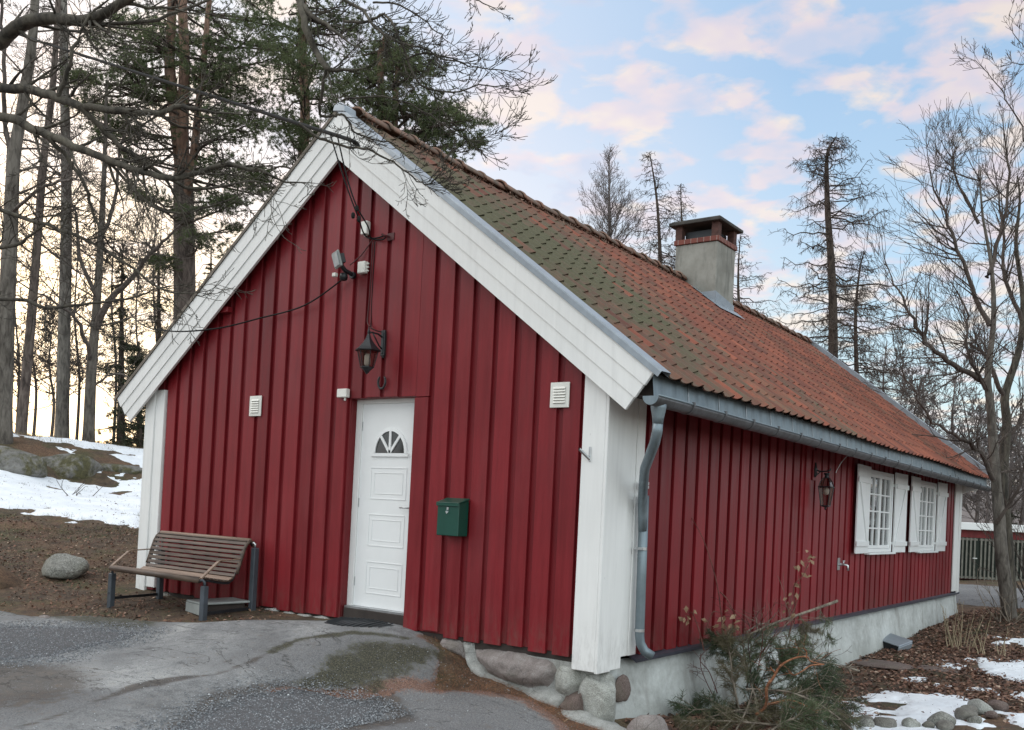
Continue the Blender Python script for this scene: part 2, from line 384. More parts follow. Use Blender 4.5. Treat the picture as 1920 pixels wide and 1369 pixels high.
M['bark_larch'] = bark('larch_bark', (.03,.02,.016), (.06,.042,.034), (.095,.07,.055))
M['twig'] = bark('twig', (.05,.036,.03), (.085,.065,.055), (.13,.105,.09))
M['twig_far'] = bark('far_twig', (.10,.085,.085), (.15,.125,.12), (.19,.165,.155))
M['orange_twig'] = bark('orange_pine_bark', (.20,.075,.035), (.32,.13,.065), (.44,.21,.11), (6, 6, 6), 4)
M['cane'] = bark('rose_cane', (.09,.03,.025), (.14,.05,.04), (.2,.09,.07))
M['stick'] = bark('dry_stick', (.14,.11,.085), (.23,.19,.15), (.33,.28,.22))
def leafm(name, a, b, rough=.7, sc_=3, tl=0):
    k = NM(name); f = k.noise(k.g, sc_, 3, .6); h = k.noise(k.g, sc_*14, 2)
    col = k.mix(.5, k.ramp(f, [(.35, a), (.65, b)]), k.ramp(h, [(.35, a), (.65, b)])); m = k.set(col, rough)
    if tl:   # thin leaves and needles let light through
        t_ = k.n('ShaderNodeBsdfTranslucent'); k.l(col, t_.inputs[0]); mx = k.n('ShaderNodeMixShader'); mx.inputs[0].default_value = tl
        o = [n for n in k.t.nodes if n.type == 'OUTPUT_MATERIAL'][0]; k.l(k.p.outputs[0], mx.inputs[1]); k.l(t_.outputs[0], mx.inputs[2]); k.l(mx.outputs[0], o.inputs[0])
    return m
M['pine'] = leafm('pine_needles', (.06,.085,.04), (.15,.175,.08), sc_=1.2, tl=.45)
M['spruce'] = leafm('spruce_needles', (.028,.036,.020), (.07,.08,.04), sc_=1.5, tl=.3)
M['bough'] = leafm('cut_pine_needles', (.055,.095,.045), (.17,.20,.105), sc_=5, tl=.3)
M['bough_d'] = leafm('deep_green_needles', (.025,.048,.022), (.075,.11,.048), sc_=5, tl=.2)
M['bough_b'] = leafm('browning_needles', (.09,.085,.045), (.20,.175,.10), sc_=6, tl=.3)
M['dry_leaf'] = leafm('withered_leaf', (.22,.13,.08), (.48,.33,.21), sc_=9, tl=.2)
M['straw'] = leafm('dry_grass', (.22,.17,.10), (.42,.34,.23), sc_=6)
M['dead_grass'] = leafm('flattened_grass', (.13,.10,.05), (.27,.21,.12), sc_=4)
M['moss'] = leafm('moss', (.035,.045,.012), (.10,.11,.03), .95, 12)
k = NM('litter'); r = k.n('ShaderNodeAttribute', attribute_name='tone').outputs['Fac']
M['litter'] = k.set(k.ramp(r, [(0, (.05,.028,.021)), (.3, (.11,.055,.038)), (.6, (.20,.10,.065)), (.85, (.30,.18,.125)), (1, (.44,.32,.24))]), .85)
M['verge_l'] = simple('weathered_verge', (.16,.135,.11), .8)
k = NM('gravel_stone'); r = k.n('ShaderNodeAttribute', attribute_name='tone').outputs['Fac']
M['gravel'] = k.set(k.ramp(r, [(0, (.07,.08,.09)), (.4, (.175,.183,.195)), (.8, (.33,.345,.365)), (1, (.62,.64,.66))]), .75)
# wood of the bench
k = NM('bench_wood'); f = k.noise(k.sc(k.o, 1.5, 40, 40), 1.4, 5, .6); f2 = k.noise(k.sc(k.o, 1.2, 9, 9), 2.2, 4)
c = k.mix(.5, k.ramp(f, [(.36, (.035,.021,.015)), (.64, (.105,.07,.05))]), k.ramp(f2, [(.4, (.03,.018,.013)), (.6, (.15,.10,.07))])); k.bump(f, .3, .003); M['bench'] = k.set(c, .55)
k = NM('bench_wood_light'); f = k.noise(k.sc(k.o, 1.5, 40, 40), 1.4, 5, .6)
M['bench_l'] = k.set(k.ramp(f, [(.3, (.16,.105,.075)), (.7, (.32,.225,.165))]), .5)
# ground, pavement, snow
k = NM('forest_floor'); P_ = k.g
f = k.noise(P_, .55, 6, .65, .3); f2 = k.noise(P_, 6, 6, .75); f3 = k.noise(P_, 34, 4, .8); f4 = k.noise(P_, 1.7, 5, .6)
c = k.ramp(f2, [(.3, (.038,.026,.019)), (.5, (.085,.058,.038)), (.7, (.17,.115,.07))])
c = k.mix(k.ramp(f4, [(.5, 0.), (.62, .75)]), c, k.ramp(f3, [(.3, (.03,.032,.012)), (.7, (.10,.095,.035))]))
c = k.mix(k.ramp(f, [(.48, 0.), (.6, .6)]), c, k.ramp(f3, [(.3, (.075,.036,.022)), (.5, (.16,.085,.048)), (.7, (.27,.165,.10))]))
c = k.mix(.35, c, k.ramp(f3, [(.35, (.3,.3,.3)), (.65, (1.5,1.45,1.35))]), 'MULTIPLY')
k.bump(k.mix(.5, f2, f3), 1.0, .04); M['floor'] = k.set(c, .95)
k = NM('asphalt'); P_ = k.g
f = k.noise(P_, .9, 6, .6, .6); f2 = k.noise(P_, 11, 6, .75); f3 = k.noise(P_, 90, 3, .8); f5 = k.noise(k.sc(P_, .6, 1.6, 1), 1.5, 5, .6, 1.)
c = k.ramp(f, [(.3, (.14,.142,.145)), (.48, (.235,.24,.245)), (.66, (.37,.372,.37))])
c = k.mix(.75, c, k.ramp(f2, [(.36, (.6,.6,.6)), (.64, (1.38,1.38,1.36))]), 'MULTIPLY')
c = k.mix(.6, c, k.ramp(f3, [(.38, (.45,.45,.45)), (.62, (1.55,1.55,1.55))]), 'MULTIPLY')
at_ = k.n('ShaderNodeAttribute', attribute_name='Col'); sp = k.n('ShaderNodeSeparateColor'); k.l(at_.outputs['Color'], sp.inputs[0]); aa = at_.outputs['Alpha']
def patch(mask, hard=.35): # an irregular patch: its mask broken up by fine noise
    m_ = k.math('ADD', mask, k.math('MULTIPLY', k.math('SUBTRACT', k.mix(.5, f2, f3), .5), 4.0)); return k.ramp(m_, [(.5-hard/2, 0.), (.5+hard/2, 1.)])
c = k.mix(k.math('MULTIPLY', patch(aa, .5), .75), c, k.ramp(f3, [(.40, (.07,.07,.073)), (.60, (.22,.22,.225))]))
c = k.mix(k.math('MULTIPLY', patch(sp.outputs[0], .5), .85), c, k.ramp(f2, [(.35, (.045,.036,.031)), (.65, (.10,.082,.070))]))
c = k.mix(k.math('MULTIPLY', patch(sp.outputs[2]), .85), c, k.ramp(f3, [(.40, (.08,.036,.025)), (.5, (.18,.085,.055)), (.6, (.32,.18,.125))]))
c = k.mix(k.math('MULTIPLY', patch(sp.outputs[1]), .92), c, k.ramp(f3, [(.41, (.010,.010,.007)), (.5, (.036,.034,.018)), (.6, (.11,.105,.06))]))
crack = k.ramp(k.math('ABSOLUTE', k.math('SUBTRACT', f5, .5)), [(0, 1.), (.006, .5), (.014, 0.)])
c = k.mix(k.math('MULTIPLY', crack, k.ramp(f, [(.42, 0.), (.5, .8)])), c, (.03,.028,.026))
spk = k.ramp(k.vor(P_, 45), [(.08, .9), (.13, 0.)]); c = k.mix(k.math('MULTIPLY', spk, k.ramp(k.noise(P_, 2.1, 3), [(.5, 0.), (.62, .8)])), c, (.5,.51,.52))
k.bump(k.mix(.5, f2, f3), .8, .018); M['asphalt'] = k.set(c, .86)
k = NM('snow'); f = k.noise(k.g, 9, 6, .65); f2 = k.noise(k.g, 1.3, 5, .6); k.bump(k.mix(.4, f, k.noise(k.g, 2.5, 4)), .7, .05)
spk = k.ramp(k.vor(k.g, 14), [(.05, .7), (.1, 0.)])
c = k.mix(k.ramp(f2, [(.35, .5), (.6, 0.)]), (.83,.86,.90), (.62,.66,.72))
c = k.mix(k.math('MULTIPLY', spk, .6), c, (.2,.13,.09)); M['snow'] = k.set(c, .75)
k = NM('ledge_rock'); f = k.noise(k.g, 1.6, 7, .7, .5); f2 = k.noise(k.g, 9, 5, .7)
c = k.ramp(f2, [(.3, (.09,.085,.075)), (.7, (.26,.25,.235))]); c = k.mix(k.ramp(f, [(.45, 0.), (.56, .9)]), c, k.ramp(f2, [(.3, (.03,.03,.01)), (.7, (.12,.105,.035))])); k.bump(f2, .9, .06); M['ledge'] = k.set(c, .92)
# glass
def glass(name, tint, rough=.02, alpha=.25):
    k = NM(name); tr_ = k.n('ShaderNodeBsdfTransparent'); tr_.inputs[0].default_value = (*tint, 1); gl = k.n('ShaderNodeBsdfGlossy'); gl.inputs[1].default_value = rough
    fr = k.n('ShaderNodeLayerWeight'); fr.inputs[0].default_value = .5
    mx = k.n('ShaderNodeMixShader'); k.l(k.math('ADD', k.math('MULTIPLY', k.math('POWER', fr.outputs['Facing'], 4.0), .8), alpha, True), mx.inputs[0]); k.l(tr_.outputs[0], mx.inputs[1]); k.l(gl.outputs[0], mx.inputs[2])
    o = [n for n in k.t.nodes if n.type == 'OUTPUT_MATERIAL'][0]; k.l(mx.outputs[0], o.inputs[0]); return k.m
M['glass'] = glass('window_glass', (.92,.94,.95), .02, .12)
M['glass_d'] = glass('door_glass', (.35,.35,.35), .08, .13)
M['lamp_glass'] = glass('smoked_lantern_glass', (.62,.58,.55), .12, .06)
M['lens'] = simple('floodlight_lens', (.42,.47,.50), .25)
M['bulb'] = simple('white_bulb', (.85,.82,.76), .3, var=.03)
M['curtain'] = simple('curtain', (.62,.56,.54), .9)
M['interior'] = simple('dark_interior', (.10,.06,.05), .9)
M['far_hill'] = leafm('far_hill_woods', (.10,.085,.08), (.20,.17,.16), .95, .08)
M['shed_red'] = simple('shed_red', (.17,.02,.022), .7)
M['slat'] = simple('weathered_slats', (.17,.165,.14), .85)
M['hedge'] = leafm('dark_mesh', (.012,.018,.014), (.035,.045,.035), .9)
M['cable'] = simple('cable_black', (.006,.006,.006), .9)
M['cable_r'] = simple('cable_painted', (.07,.012,.014), .6)
M['box_grey'] = simple('grey_box', (.30,.32,.31), .6, var=.1)
# ------------------------------------------------------------------ terrain height
# control points of the terrain: x, y, height
GP=np.array([
 # along the gable
 (-6.3,0,-.13),(-5.6,-.1,-.2),(-4.8,-.1,-.17),(-4.2,-.1,-.16),(-3.4,-.05,-.16),(-2.9,-.1,-.15),(-2.4,-.15,-.12),(-1.9,-.1,-.16),(-1.5,-.1,-.24),(-1.2,-.15,-.42),(-.8,-.15,-.48),(-.4,-.15,-.55),(.1,-.2,-.64),
 (-5.8,-.75,-.27),(-5,-.8,-.26),(-4.1,-.75,-.23),(-3.3,-.7,-.2),(-2.6,-.8,-.2),(-2,-.7,-.22),(-1.5,-.6,-.33),(-1.1,-.55,-.5),
 (-3.6,-1.5,-.3),(-2.8,-1.5,-.3),(-2.1,-1.3,-.33),(-1.5,-1.2,-.5),(-.6,-1,-.58),(.3,-1,-.64),
 (-5,-2,-.36),(-4,-2.4,-.4),(-3,-2.6,-.43),(-2,-2.5,-.5),(-1,-2.2,-.56),(0,-2.2,-.6),(1,-1.5,-.66),
 (-6.5,-1.5,-.3),(-8,-2,-.28),(-3,-4,-.52),(-1,-4,-.58),(1,-4,-.6),(3,-6,-.6),(4,-7,-.6),(6,-8,-.6),(-6,-5,-.5),(-10,-6,-.5),(0,-8,-.6),
 # right yard
 (.6,0,-.74),(.5,1,-.82),(.2,2.5,-.88),(.2,4.5,-.92),(.2,7,-.82),(.2,9.9,-.72),(.2,12.1,-.64),(.2,13.6,-.53),(1.2,0,-.78),(1.5,2,-.85),(2,4,-.86),(2.5,6,-.8),(3,9,-.75),(1.2,7,-.84),(1.2,10,-.68),(1.1,12.3,-.36),(.3,15,-.38),(2.5,14,-.4),(6,4,-.85),(6,10,-.7),(8,0,-.8),(5,-2,-.7),
 (0,18,-.33),(-2,16,-.4),(0,23,-.3),(6,20,-.3),(-6,22,-.3),(-4,30,0),(8,32,0),(14,15,-.5),(14,0,-.8),
 # inside the house footprint
 (-3,5,-.3),(-3,10,-.3),(-6.3,4,.1),(-6.3,9,.2),(-6.3,14,0),
 # left knoll
 (-7.6,-.3,-.12),(-9,.3,.08),(-9.5,-1.2,.0),(-11.3,2,.5),(-12.5,0,.55),(-14,3.4,.8),(-16.5,5,1.15),(-17.4,5.5,1.75),(-18.6,7.7,2.1),(-20.5,6.3,2.25),(-19,4.5,2.2),(-16,2.2,1.2),(-22,3,2.4),(-24,8,2.4),(-14,7,1.2),(-10,6,.7),(-16,12,2),(-10,14,1.2),(-26,14,2.2),(-30,6,2.2),(-20,-4,1.2),(-14,-5,.2),(-30,-8,1.5),(-20,20,2),(-12,26,1.5),(-30,25,1.5),
 (-8.7,-1.6,.05),(-9.6,-2.4,.3),(-11,-2.6,.45)])
def _k(r): return r*r*np.log(r+1e-6) 
_n=len(GP);_r=np.hypot(GP[:,None,0]-GP[None,:,0],GP[:,None,1]-GP[None,:,1])
_A=np.zeros((_n+3,_n+3));_A[:_n,:_n]=_k(_r)+np.eye(_n)*.02;_A[:_n,_n]=1;_A[:_n,_n+1:]=GP[:,:2];_A[_n:,:_n]=_A[:_n,_n:].T
_w=np.linalg.solve(_A,np.concatenate([GP[:,2],[0,0,0]]))
def height(x,y):
    x=np.asarray(x,float);y=np.asarray(y,float);sh=x.shape;x=x.ravel();y=y.ravel();o=np.empty(len(x))
    cx=np.clip(x,-34,18);cy=np.clip(y,-12,36)
    for i in range(0,len(x),20000):
        s=slice(i,i+20000);r=np.hypot(cx[s,None]-GP[None,:,0],cy[s,None]-GP[None,:,1])
        o[s]=_k(r)@_w[:_n]+_w[_n]+_w[_n+1]*cx[s]+_w[_n+2]*cy[s]
    return np.clip(o,-1.2,3).reshape(sh)

def inpoly(X_, Y_, poly):
    """signed distance to a polygon, positive inside"""
    P = np.array(poly, float); n = len(P); d = np.full(X_.shape, 1e9); ins = np.zeros(X_.shape, bool)
    for i in range(n):
        a, b = P[i], P[(i+1) % n]; e = b-a; wx, wy = X_-a[0], Y_-a[1]; t = np.clip((wx*e[0]+wy*e[1])/(e@e+1e-12), 0, 1)
        d = np.minimum(d, np.hypot(wx-t*e[0], wy-t*e[1]))
        c = ((a[1] <= Y_) != (b[1] <= Y_)); xx = a[0]+(Y_-a[1])/(e[1] if abs(e[1]) > 1e-9 else 1e-9)*e[0]; ins ^= c & (X_ < xx)
    return np.where(ins, d, -d)

# ================================================================== THE HOUSE
XW, XR = -6.31, -3.155                    # far gable corner, ridge
TH = R_(37.14); CT, ST, TT = math.cos(TH), math.sin(TH), math.tan(TH)
RZ = 4.92                                 # apex of the verge
XE = XR+CT*4.6
LEN = 13.43; OV = .12
def drop(y): return .0048*max(0, min(y, 13.6))          # the eave sags a little towards the far end
def roofz(x, y=0): return RZ-abs(x-XR)*TT-drop(y)*abs(x-XR)/3.67
house = empty('cottage', (-3.15, 6.7, -.2))
tag(house, 'red board and batten cottage with white trim, clay pantile roof and rendered plinth', 'house')
rr = random.Random(3)
def set_tone(o, vals):
    a = o.data.attributes.new('tone', 'FLOAT', 'POINT'); a.data.foreach_set('value', np.asarray(vals, np.float32))

# ---- gable cladding: wide boards standing proud of the boards between them
def clad(name, boards, under, mat):
    """boards: list of (quad builder args) ; returns one mesh"""
    m = MB(); tones = []
    for add in boards:
        n0 = len(m.v); add(m); t = rr.random()**2*.8; tones += [t]*(len(m.v)-n0)
    n0 = len(m.v); under(m); tones += [.55]*(len(m.v)-n0)  # recessed under boards toned darker: shade of the gaps put into the colour
    o = m.build(name, mat, house, bevel=.003); set_tone(o, tones); return o
DX0, DX1, DZ = -2.95, -2.07, 2.045
def gboard(x0, x1, zb, zt=None, y0=-.030, y1=.0):
    j = rr.uniform(-.0025, .0025)
    def f(m):
        za, zb_ = (zt, zt) if zt is not None else (roofz(x0)-.16, roofz(x1)-.16)
        if zt is None and x0 < XR < x1:
            m.prism([(x0, y0+j, zb), (x1, y0+j, zb), (x1, y0+j, zb_), (XR, y0+j, RZ-.16), (x0, y0+j, za)], (0, y1-y0-j, 0))
        else: m.prism([(x0, y0+j, zb), (x1, y0+j, zb), (x1, y0+j, zb_), (x0, y0+j, za)], (0, y1-y0-j, 0))
    return f
bs = []
xg = [-5.825+.2376*i for i in range(-1, 13)]        # left edges of the gaps, left of the door
edges = [-6.33]
for g in xg: edges.append(g+rr.uniform(-.012, .012))
# left of the door: boards between gap starts
for a, b in zip(edges[:-1], edges[1:]):
    zb = -.135+rr.uniform(-.012, .012)
    x0 = a+(.070+rr.uniform(-.01, .012) if a > -6.3 else 0)
    if b > DX0: b = DX0
    if b-x0 < .02: continue
    bs.append(gboard(x0, b, zb))
x = edges[-1]
# over the door
k_ = [-2.78, -2.53, -2.30, -2.06]
pv = edges[-1]
for q in k_:
    bs.append(gboard(max(pv+.06, -2.95), q, DZ+rr.uniform(-.004, .004))); pv = q
bs.append(gboard(DX1+.012, -1.895, 2.035))           # short board above the casing board
bs.append(gboard(DX1, -1.90, -.138, 2.028))          # casing board right of the door
gx = [-1.895+.2376*i for i in range(0, 9)]
for i, g in enumerate(gx[:-1]):
    a = g+.072+rr.uniform(-.008, .01); b = gx[i+1]+rr.uniform(-.01, .01)
    zb = (-.128 if i < 1 else -.15)+rr.uniform(-.012, .012)
    if b > -.16: b = -.16
    if b-a > .03: bs.append(gboard(a, b, zb))
def gunder(m):
    zt = lambda x: roofz(x)-.16
    m.prism([(-6.3, 0, -.13), (DX0, 0, -.13), (DX0, 0, zt(DX0)), (XR, 0, zt(XR)), (-6.3, 0, zt(-6.3))], (0, .03, 0))
    m.prism([(DX0, 0, DZ), (DX1, 0, DZ), (DX1, 0, zt(DX1)), (DX0, 0, zt(DX0))], (0, .03, 0))
    m.prism([(DX1, 0, -.135), (-.01, 0, -.135), (-.01, 0, zt(-.01)), (DX1, 0, zt(DX1))], (0, .03, 0))
    # reveals of the doorway
    m.box(DX0-.02, DX0, .03, .17, -.13, DZ); m.box(DX1, DX1+.02, .03, .17, -.13, DZ); m.box(DX0, DX1, .03, .17, DZ, DZ+.02)
clad('gable_wall', bs, gunder, M['red'])

# ---- long wall cladding with the two window openings
W1, W2 = (7.25, 8.50), (10.12, 11.32); WZ0, WZ1 = .665, 1.845
bs = []
def sboard(y0, y1, zb, zt, p=.030):
    j = rr.uniform(-.0025, .0025)
    return lambda m: m.box(.0, p+j, y0, y1, zb, zt)
ZT = 2.03
y = .63; i = 0
while y < LEN-.62:
    g = .070+rr.uniform(-.006, .006); y0, y1 = y+g, y+.2548+rr.uniform(-.01, .01)
    y1 = min(y1, LEN-.55)
    for wa, wb in (W1, W2):
        if y0 < wb and y1 > wa:
            bs.append(sboard(max(y0, wa-.0) if False else y0, y1, -.175, WZ0)); bs.append(sboard(y0, y1, WZ1, ZT-drop(y))); break
    else: bs.append(sboard(y0, y1, -.175+rr.uniform(-.006, .006), ZT-drop(y)))
    y += .2548
bs.append(lambda m: m.box(.0, .052, 4.62, 4.78, -.175, 2.0))      # the double batten beside the lantern
def sunder(m):
    ys = [0, W1[0], W1[1], W2[0], W2[1], LEN-.2]
    for a, b, op in ((0, W1[0], 0), (W1[0], W1[1], 1), (W1[1], W2[0], 0), (W2[0], W2[1], 1), (W2[1], LEN-.2, 0)):
        if op: m.box(-.03, 0, a, b, -.17, WZ0); m.box(-.03, 0, a, b, WZ1, ZT)
        else: m.box(-.03, 0, a, b, -.17, ZT)
clad('side_wall', bs, sunder, M['red_side'])
m = MB(); m.box(XW+.03, XW+.06, .03, LEN-.03, -.1, 2.05)
m.prism([(XW+.05, LEN-.06, -.1), (-.05, LEN-.06, -.1), (-.05, LEN-.06, 2.1), (XR, LEN-.06, 4.6), (XW+.05, LEN-.06, 2.1)], (0, .04, 0))
o = m.build('back_wall', M['red'], house); set_tone(o, [.3]*len(o.data.vertices))

# ---- white corner boards
def corner(parts):
    m = MB()
    for p in parts: m.box(*p)
    o = m.build('corner_board', M['white'], house, bevel=.004); set_tone(o, [0]*len(o.data.vertices)); return o
corner([(-.178, .036, -.064, -.038, -.245, 2.40), (.0365, .064, -.0635, .150, -.255, 2.22), (.0315, .052, .154, .335, -.25, 2.16), (.001, .034, .34, .470, -.16, 2.05), (.001, .042, .474, .605, -.16, 2.05)])
corner([(-6.345, -6.19, -.066, -.026, -.19, 2.28), (-6.188, -6.02, -.050, -.001, -.10, 2.235), (-6.372, -6.346, -.066, .18, -.19, 2.15)])
corner([(.0355, .058, LEN-.56, LEN-.19, -.12, 2.02), (.0585, .065, LEN-.2, LEN-.18, -.12, 2.02), (.0355, .056, LEN-.185, LEN+.05, -.20, 2.0), (-.18, .034, LEN+.024, LEN+.05, -.2, 2.0)])

# ---- rake boards: three lapped boards on either side, near gable and far gable
def rake(side, yf, far=False):
    m = MB(); sd = 1 if side > 0 else -1; L = 4.60
    dx, dz = sd*CT, -ST; nx, nz = -sd*ST, -CT      # along the slope, across it (downwards)
    t0 = 0; W_ = .385
    cuts = [(.0, .137, .000, .03), (.132, .262, .010, .03), (.257, .385, .020, .03)]
    for a, b, back, th in cuts:
        # top: mitre on the ridge line x = XR ; bottom: square cut, each board a touch shorter
        def pt(across, along): return (XR+dx*along+nx*across, 0, RZ+dz*along+nz*across-(drop(yf)*along/4.6 if far else 0))
        sA, sB = a*ST/CT, b*ST/CT
        sh = (back/.010)*.012
        p = [pt(a, sA), pt(a, L-sh), pt(b, L-sh), pt(b, sB)]
        if not far: y0 = -OV-.05+back; m.prism([(q[0], y0, q[2]) for q in p], (0, th, 0))
        else: y0 = yf+OV+.02-back; m.prism([(q[0], y0, q[2]) for q in p], (0, th, 0))
    o = m.build('rake_board', M['white'], house, bevel=.0015); set_tone(o, [0]*len(o.data.vertices))
for sd in (-1, 1): rake(sd, 0); rake(sd, LEN, True)
m = MB(); m.prism([(.06, LEN-.0, 1.76), (XE-.10, LEN-.0, 1.90), (XE-.10, LEN-.0, 2.02), (.06, LEN-.0, 2.02)], (0, .10, 0)); o = m.build('eave_return', M['white'], house); set_tone(o, [0]*len(o.data.vertices))
# metal verge flashing on top of the rakes
def verge(side, y0, y1, far=False):
    m = MB(); sd = side; L = 4.66
    def q(al, n, y): d = drop(y)*al/4.6; return (XR+sd*(CT*al+ST*n), y, RZ-ST*al+CT*n-d)
    lo = -.018 if sd > 0 else -.004
    prof = [(y0, lo), (y0, .026), (y0+.004, .036), (y1, .040), (y1, .0)] if not far else [(y1, -.04), (y1, .095), (y1-.004, .105), (y0-.02, .105), (y0-.02, .0)]
    for (ya, na), (yb, nb) in zip(prof[:-1], prof[1:]):
        n = len(m.v); m.add([q(0, na, ya), q(L, na, ya), q(L, nb, yb), q(0, nb, yb)], [(0, 1, 2, 3)])
    o = m.build('verge_flashing', M['flash'] if sd > 0 else M['verge_l'] , house)
    s = o.modifiers.new('s', 'SOLIDIFY'); s.thickness = .003
verge(1, -OV-.065, -.03); verge(-1, -OV-.06, -.03); verge(1, LEN+.05, LEN+OV+.055, True); verge(-1, LEN+.05, LEN+OV+.05, True)
m = MB(); m.prism([(XR-.07, -OV-.075, RZ+.0), (XR+.11, -OV-.075, RZ-.04), (XR+.10, -OV-.075, RZ+.02), (XR+.02, -OV-.075, RZ+.075), (XR-.05, -OV-.075, RZ+.055)], (0, .16, 0))
m.build('verge_cap', M['flash'], house, bevel=.006)

# ---- roof slabs, tiles, ridge
roof_deck = MB()
for sd in (-1, 1):
    def q(al, n, y): d = drop(y)*al/4.6; return (XR+sd*(CT*al+ST*n), y, RZ-ST*al+CT*n-d)
    a = [q(0, -.03, -OV+.0), q(4.56, -.03, -OV+.0), q(4.56, -.03, LEN+OV), q(0, -.03, LEN+OV)]
    b = [q(0, -.12, -OV+.0), q(4.50, -.12, -OV+.0), q(4.50, -.12, LEN+OV), q(0, -.12, LEN+OV)]
    roof_deck.add(a+b, [(0,1,2,3), (7,6,5,4), (0,4,5,1), (1,5,6,2), (2,6,7,3), (3,7,4,0)])
roof = roof_deck.build('roof', M['dark_wood'], house)

def tiles(sd, y0, y1, ncol, nrow, seed):
    r = np.random.default_rng(seed); wid = (y1-y0)/ncol; ex = 4.60/nrow
    u = np.array([0, .1, .22, .40, .58, .72, .84, .93, 1.0, 1.04]); h = np.array([.017, .006, .001, 0, .002, .009, .022, .032, .033, .020])
    Vs = []; Fs = []; Cs = []; n = 0
    for c in range(ncol):
        colr = r.random()
        for k_ in range(nrow):
            s0 = k_*ex-.02; s1 = (k_+1)*ex+.028
            if k_ == 0: s0 = .03
            if k_ == nrow-1: s1 = 4.655+r.uniform(-.008, .008)
            yc = y0+c*wid
            dy = r.uniform(-.004, .004); lift = r.uniform(0, .004); sl = s1+r.uniform(-.006, .006); tw = r.uniform(-.004, .004)
            yy = yc+u*wid+dy
            top = np.stack([yy, np.full(10, s0), h*.9+.0+.004], -1)
            bot = np.stack([yy+tw, np.full(10, sl), h+.015+lift], -1)
            lip = np.stack([yy+tw, np.full(10, sl-.004), h+.004+lift], -1)
            rt = np.array([[yy[-1]-.003, s0, .006], [yy[-1]+tw-.003, sl, h[-1]+.006]])
            Vs.append(np.concatenate([top, bot, lip, rt])); b = n
            for i in range(9):
                Fs.append((b+i, b+10+i, b+11+i, b+1+i)); Fs.append((b+10+i, b+20+i, b+21+i, b+11+i))
            Fs.append((b+9, b+19, b+31, b+30)); n += 32
            y_ = yc; s_ = k_/nrow
            gA = max(0, 1-abs(y_-1.7)/1.8)*max(0, 1-abs(s_-.35)/.45); gB = max(0, 1-abs(y_-1.0)/2.2)*max(0, 1-abs(s_-.85)/.4); green = 1.0*gA+.75*gB+max(0, .62-y_/10)
            mo = .24+.30*max(0, 1-y_/1.6)*max(0, 1-s_*1.6)+.40*green+.12*(colr-.5)+.06*(r.random()-.5)-.006*y_+.55*float(pnoise(np.array([y_*.7]), np.array([s_*2.2]), 8, 3)[0])
            if r.random() < .07: mo -= .38
            Cs.append(np.tile([r.random()*.75+.25*colr, mo, colr, 1], (32, 1)))
    V = np.concatenate(Vs); d = 0.0048*np.clip(V[:, 0], 0, 13.6)*V[:, 1]/4.6
    P = np.stack([XR+sd*(CT*V[:, 1]+ST*V[:, 2]), V[:, 0], RZ-.01-ST*V[:, 1]+CT*V[:, 2]-d+.012*np.sin(V[:, 0]*1.1+1)*np.sin(V[:, 1])], -1)
    me = bpy.data.meshes.new('pantiles'); me.from_pydata(P.tolist(), [], Fs)
    ca = me.color_attributes.new('Col', 'FLOAT_COLOR', 'POINT'); ca.data.foreach_set('color', np.concatenate(Cs).astype(np.float32).ravel())
    return link('pantiles', me, M['tile'], roof)
tiles(1, -.035, LEN+.06, 67, 16, 1); tiles(-1, -.035, LEN+.06, 67, 16, 2)
m = MB(); yy = .02
r3 = random.Random(5)
while yy < LEN+.05:
    L_ = .40; n = 12; rad0, rad1 = .088+r3.uniform(0, .010), .105+r3.uniform(0, .012); zz0 = RZ-.03+r3.uniform(-.006, .012); vs = []
    for (yv, rd, dz_) in ((yy-.0, rad1, .012), (yy+.03, rad1, .012), (yy+.05, rad1-.01, .008), (yy+L_+.02, rad0, 0)):
        for j in range(n+1):
            a = math.pi*j/n; vs.append((XR+math.cos(a)*rd*1.25, yv, zz0+math.sin(a)*rd*.88+dz_))
    fs = [(i*(n+1)+j, i*(n+1)+j+1, (i+1)*(n+1)+j+1, (i+1)*(n+1)+j) for i in range(3) for j in range(n)]
    m.add(vs, fs); yy += L_
o = m.build('ridge_tiles', M['ridge'], roof, smooth=True); s = o.modifiers.new('s', 'SOLIDIFY'); s.thickness = .018
# ragged moss under the ridge tiles
tb = TB(); r4 = np.random.default_rng(9); n = 1800
al = np.abs(r4.normal(.13, .03, n)); yv = r4.uniform(0, LEN, n); dens = pnoise(yv*3, yv*0, 4, 3) > -.12; al = al[dens]; yv = yv[dens]; n = len(al)
P = np.stack([XR+CT*al+.02, yv, RZ-ST*al+.035+0*al], -1); q_ = r4.normal(0, .018, (n, 3)); q2 = r4.normal(0, .018, (n, 3))
tb.tris(P, P+q_, P+q2); tb.build('ridge_moss', M['ridge'], roof, smooth=False)

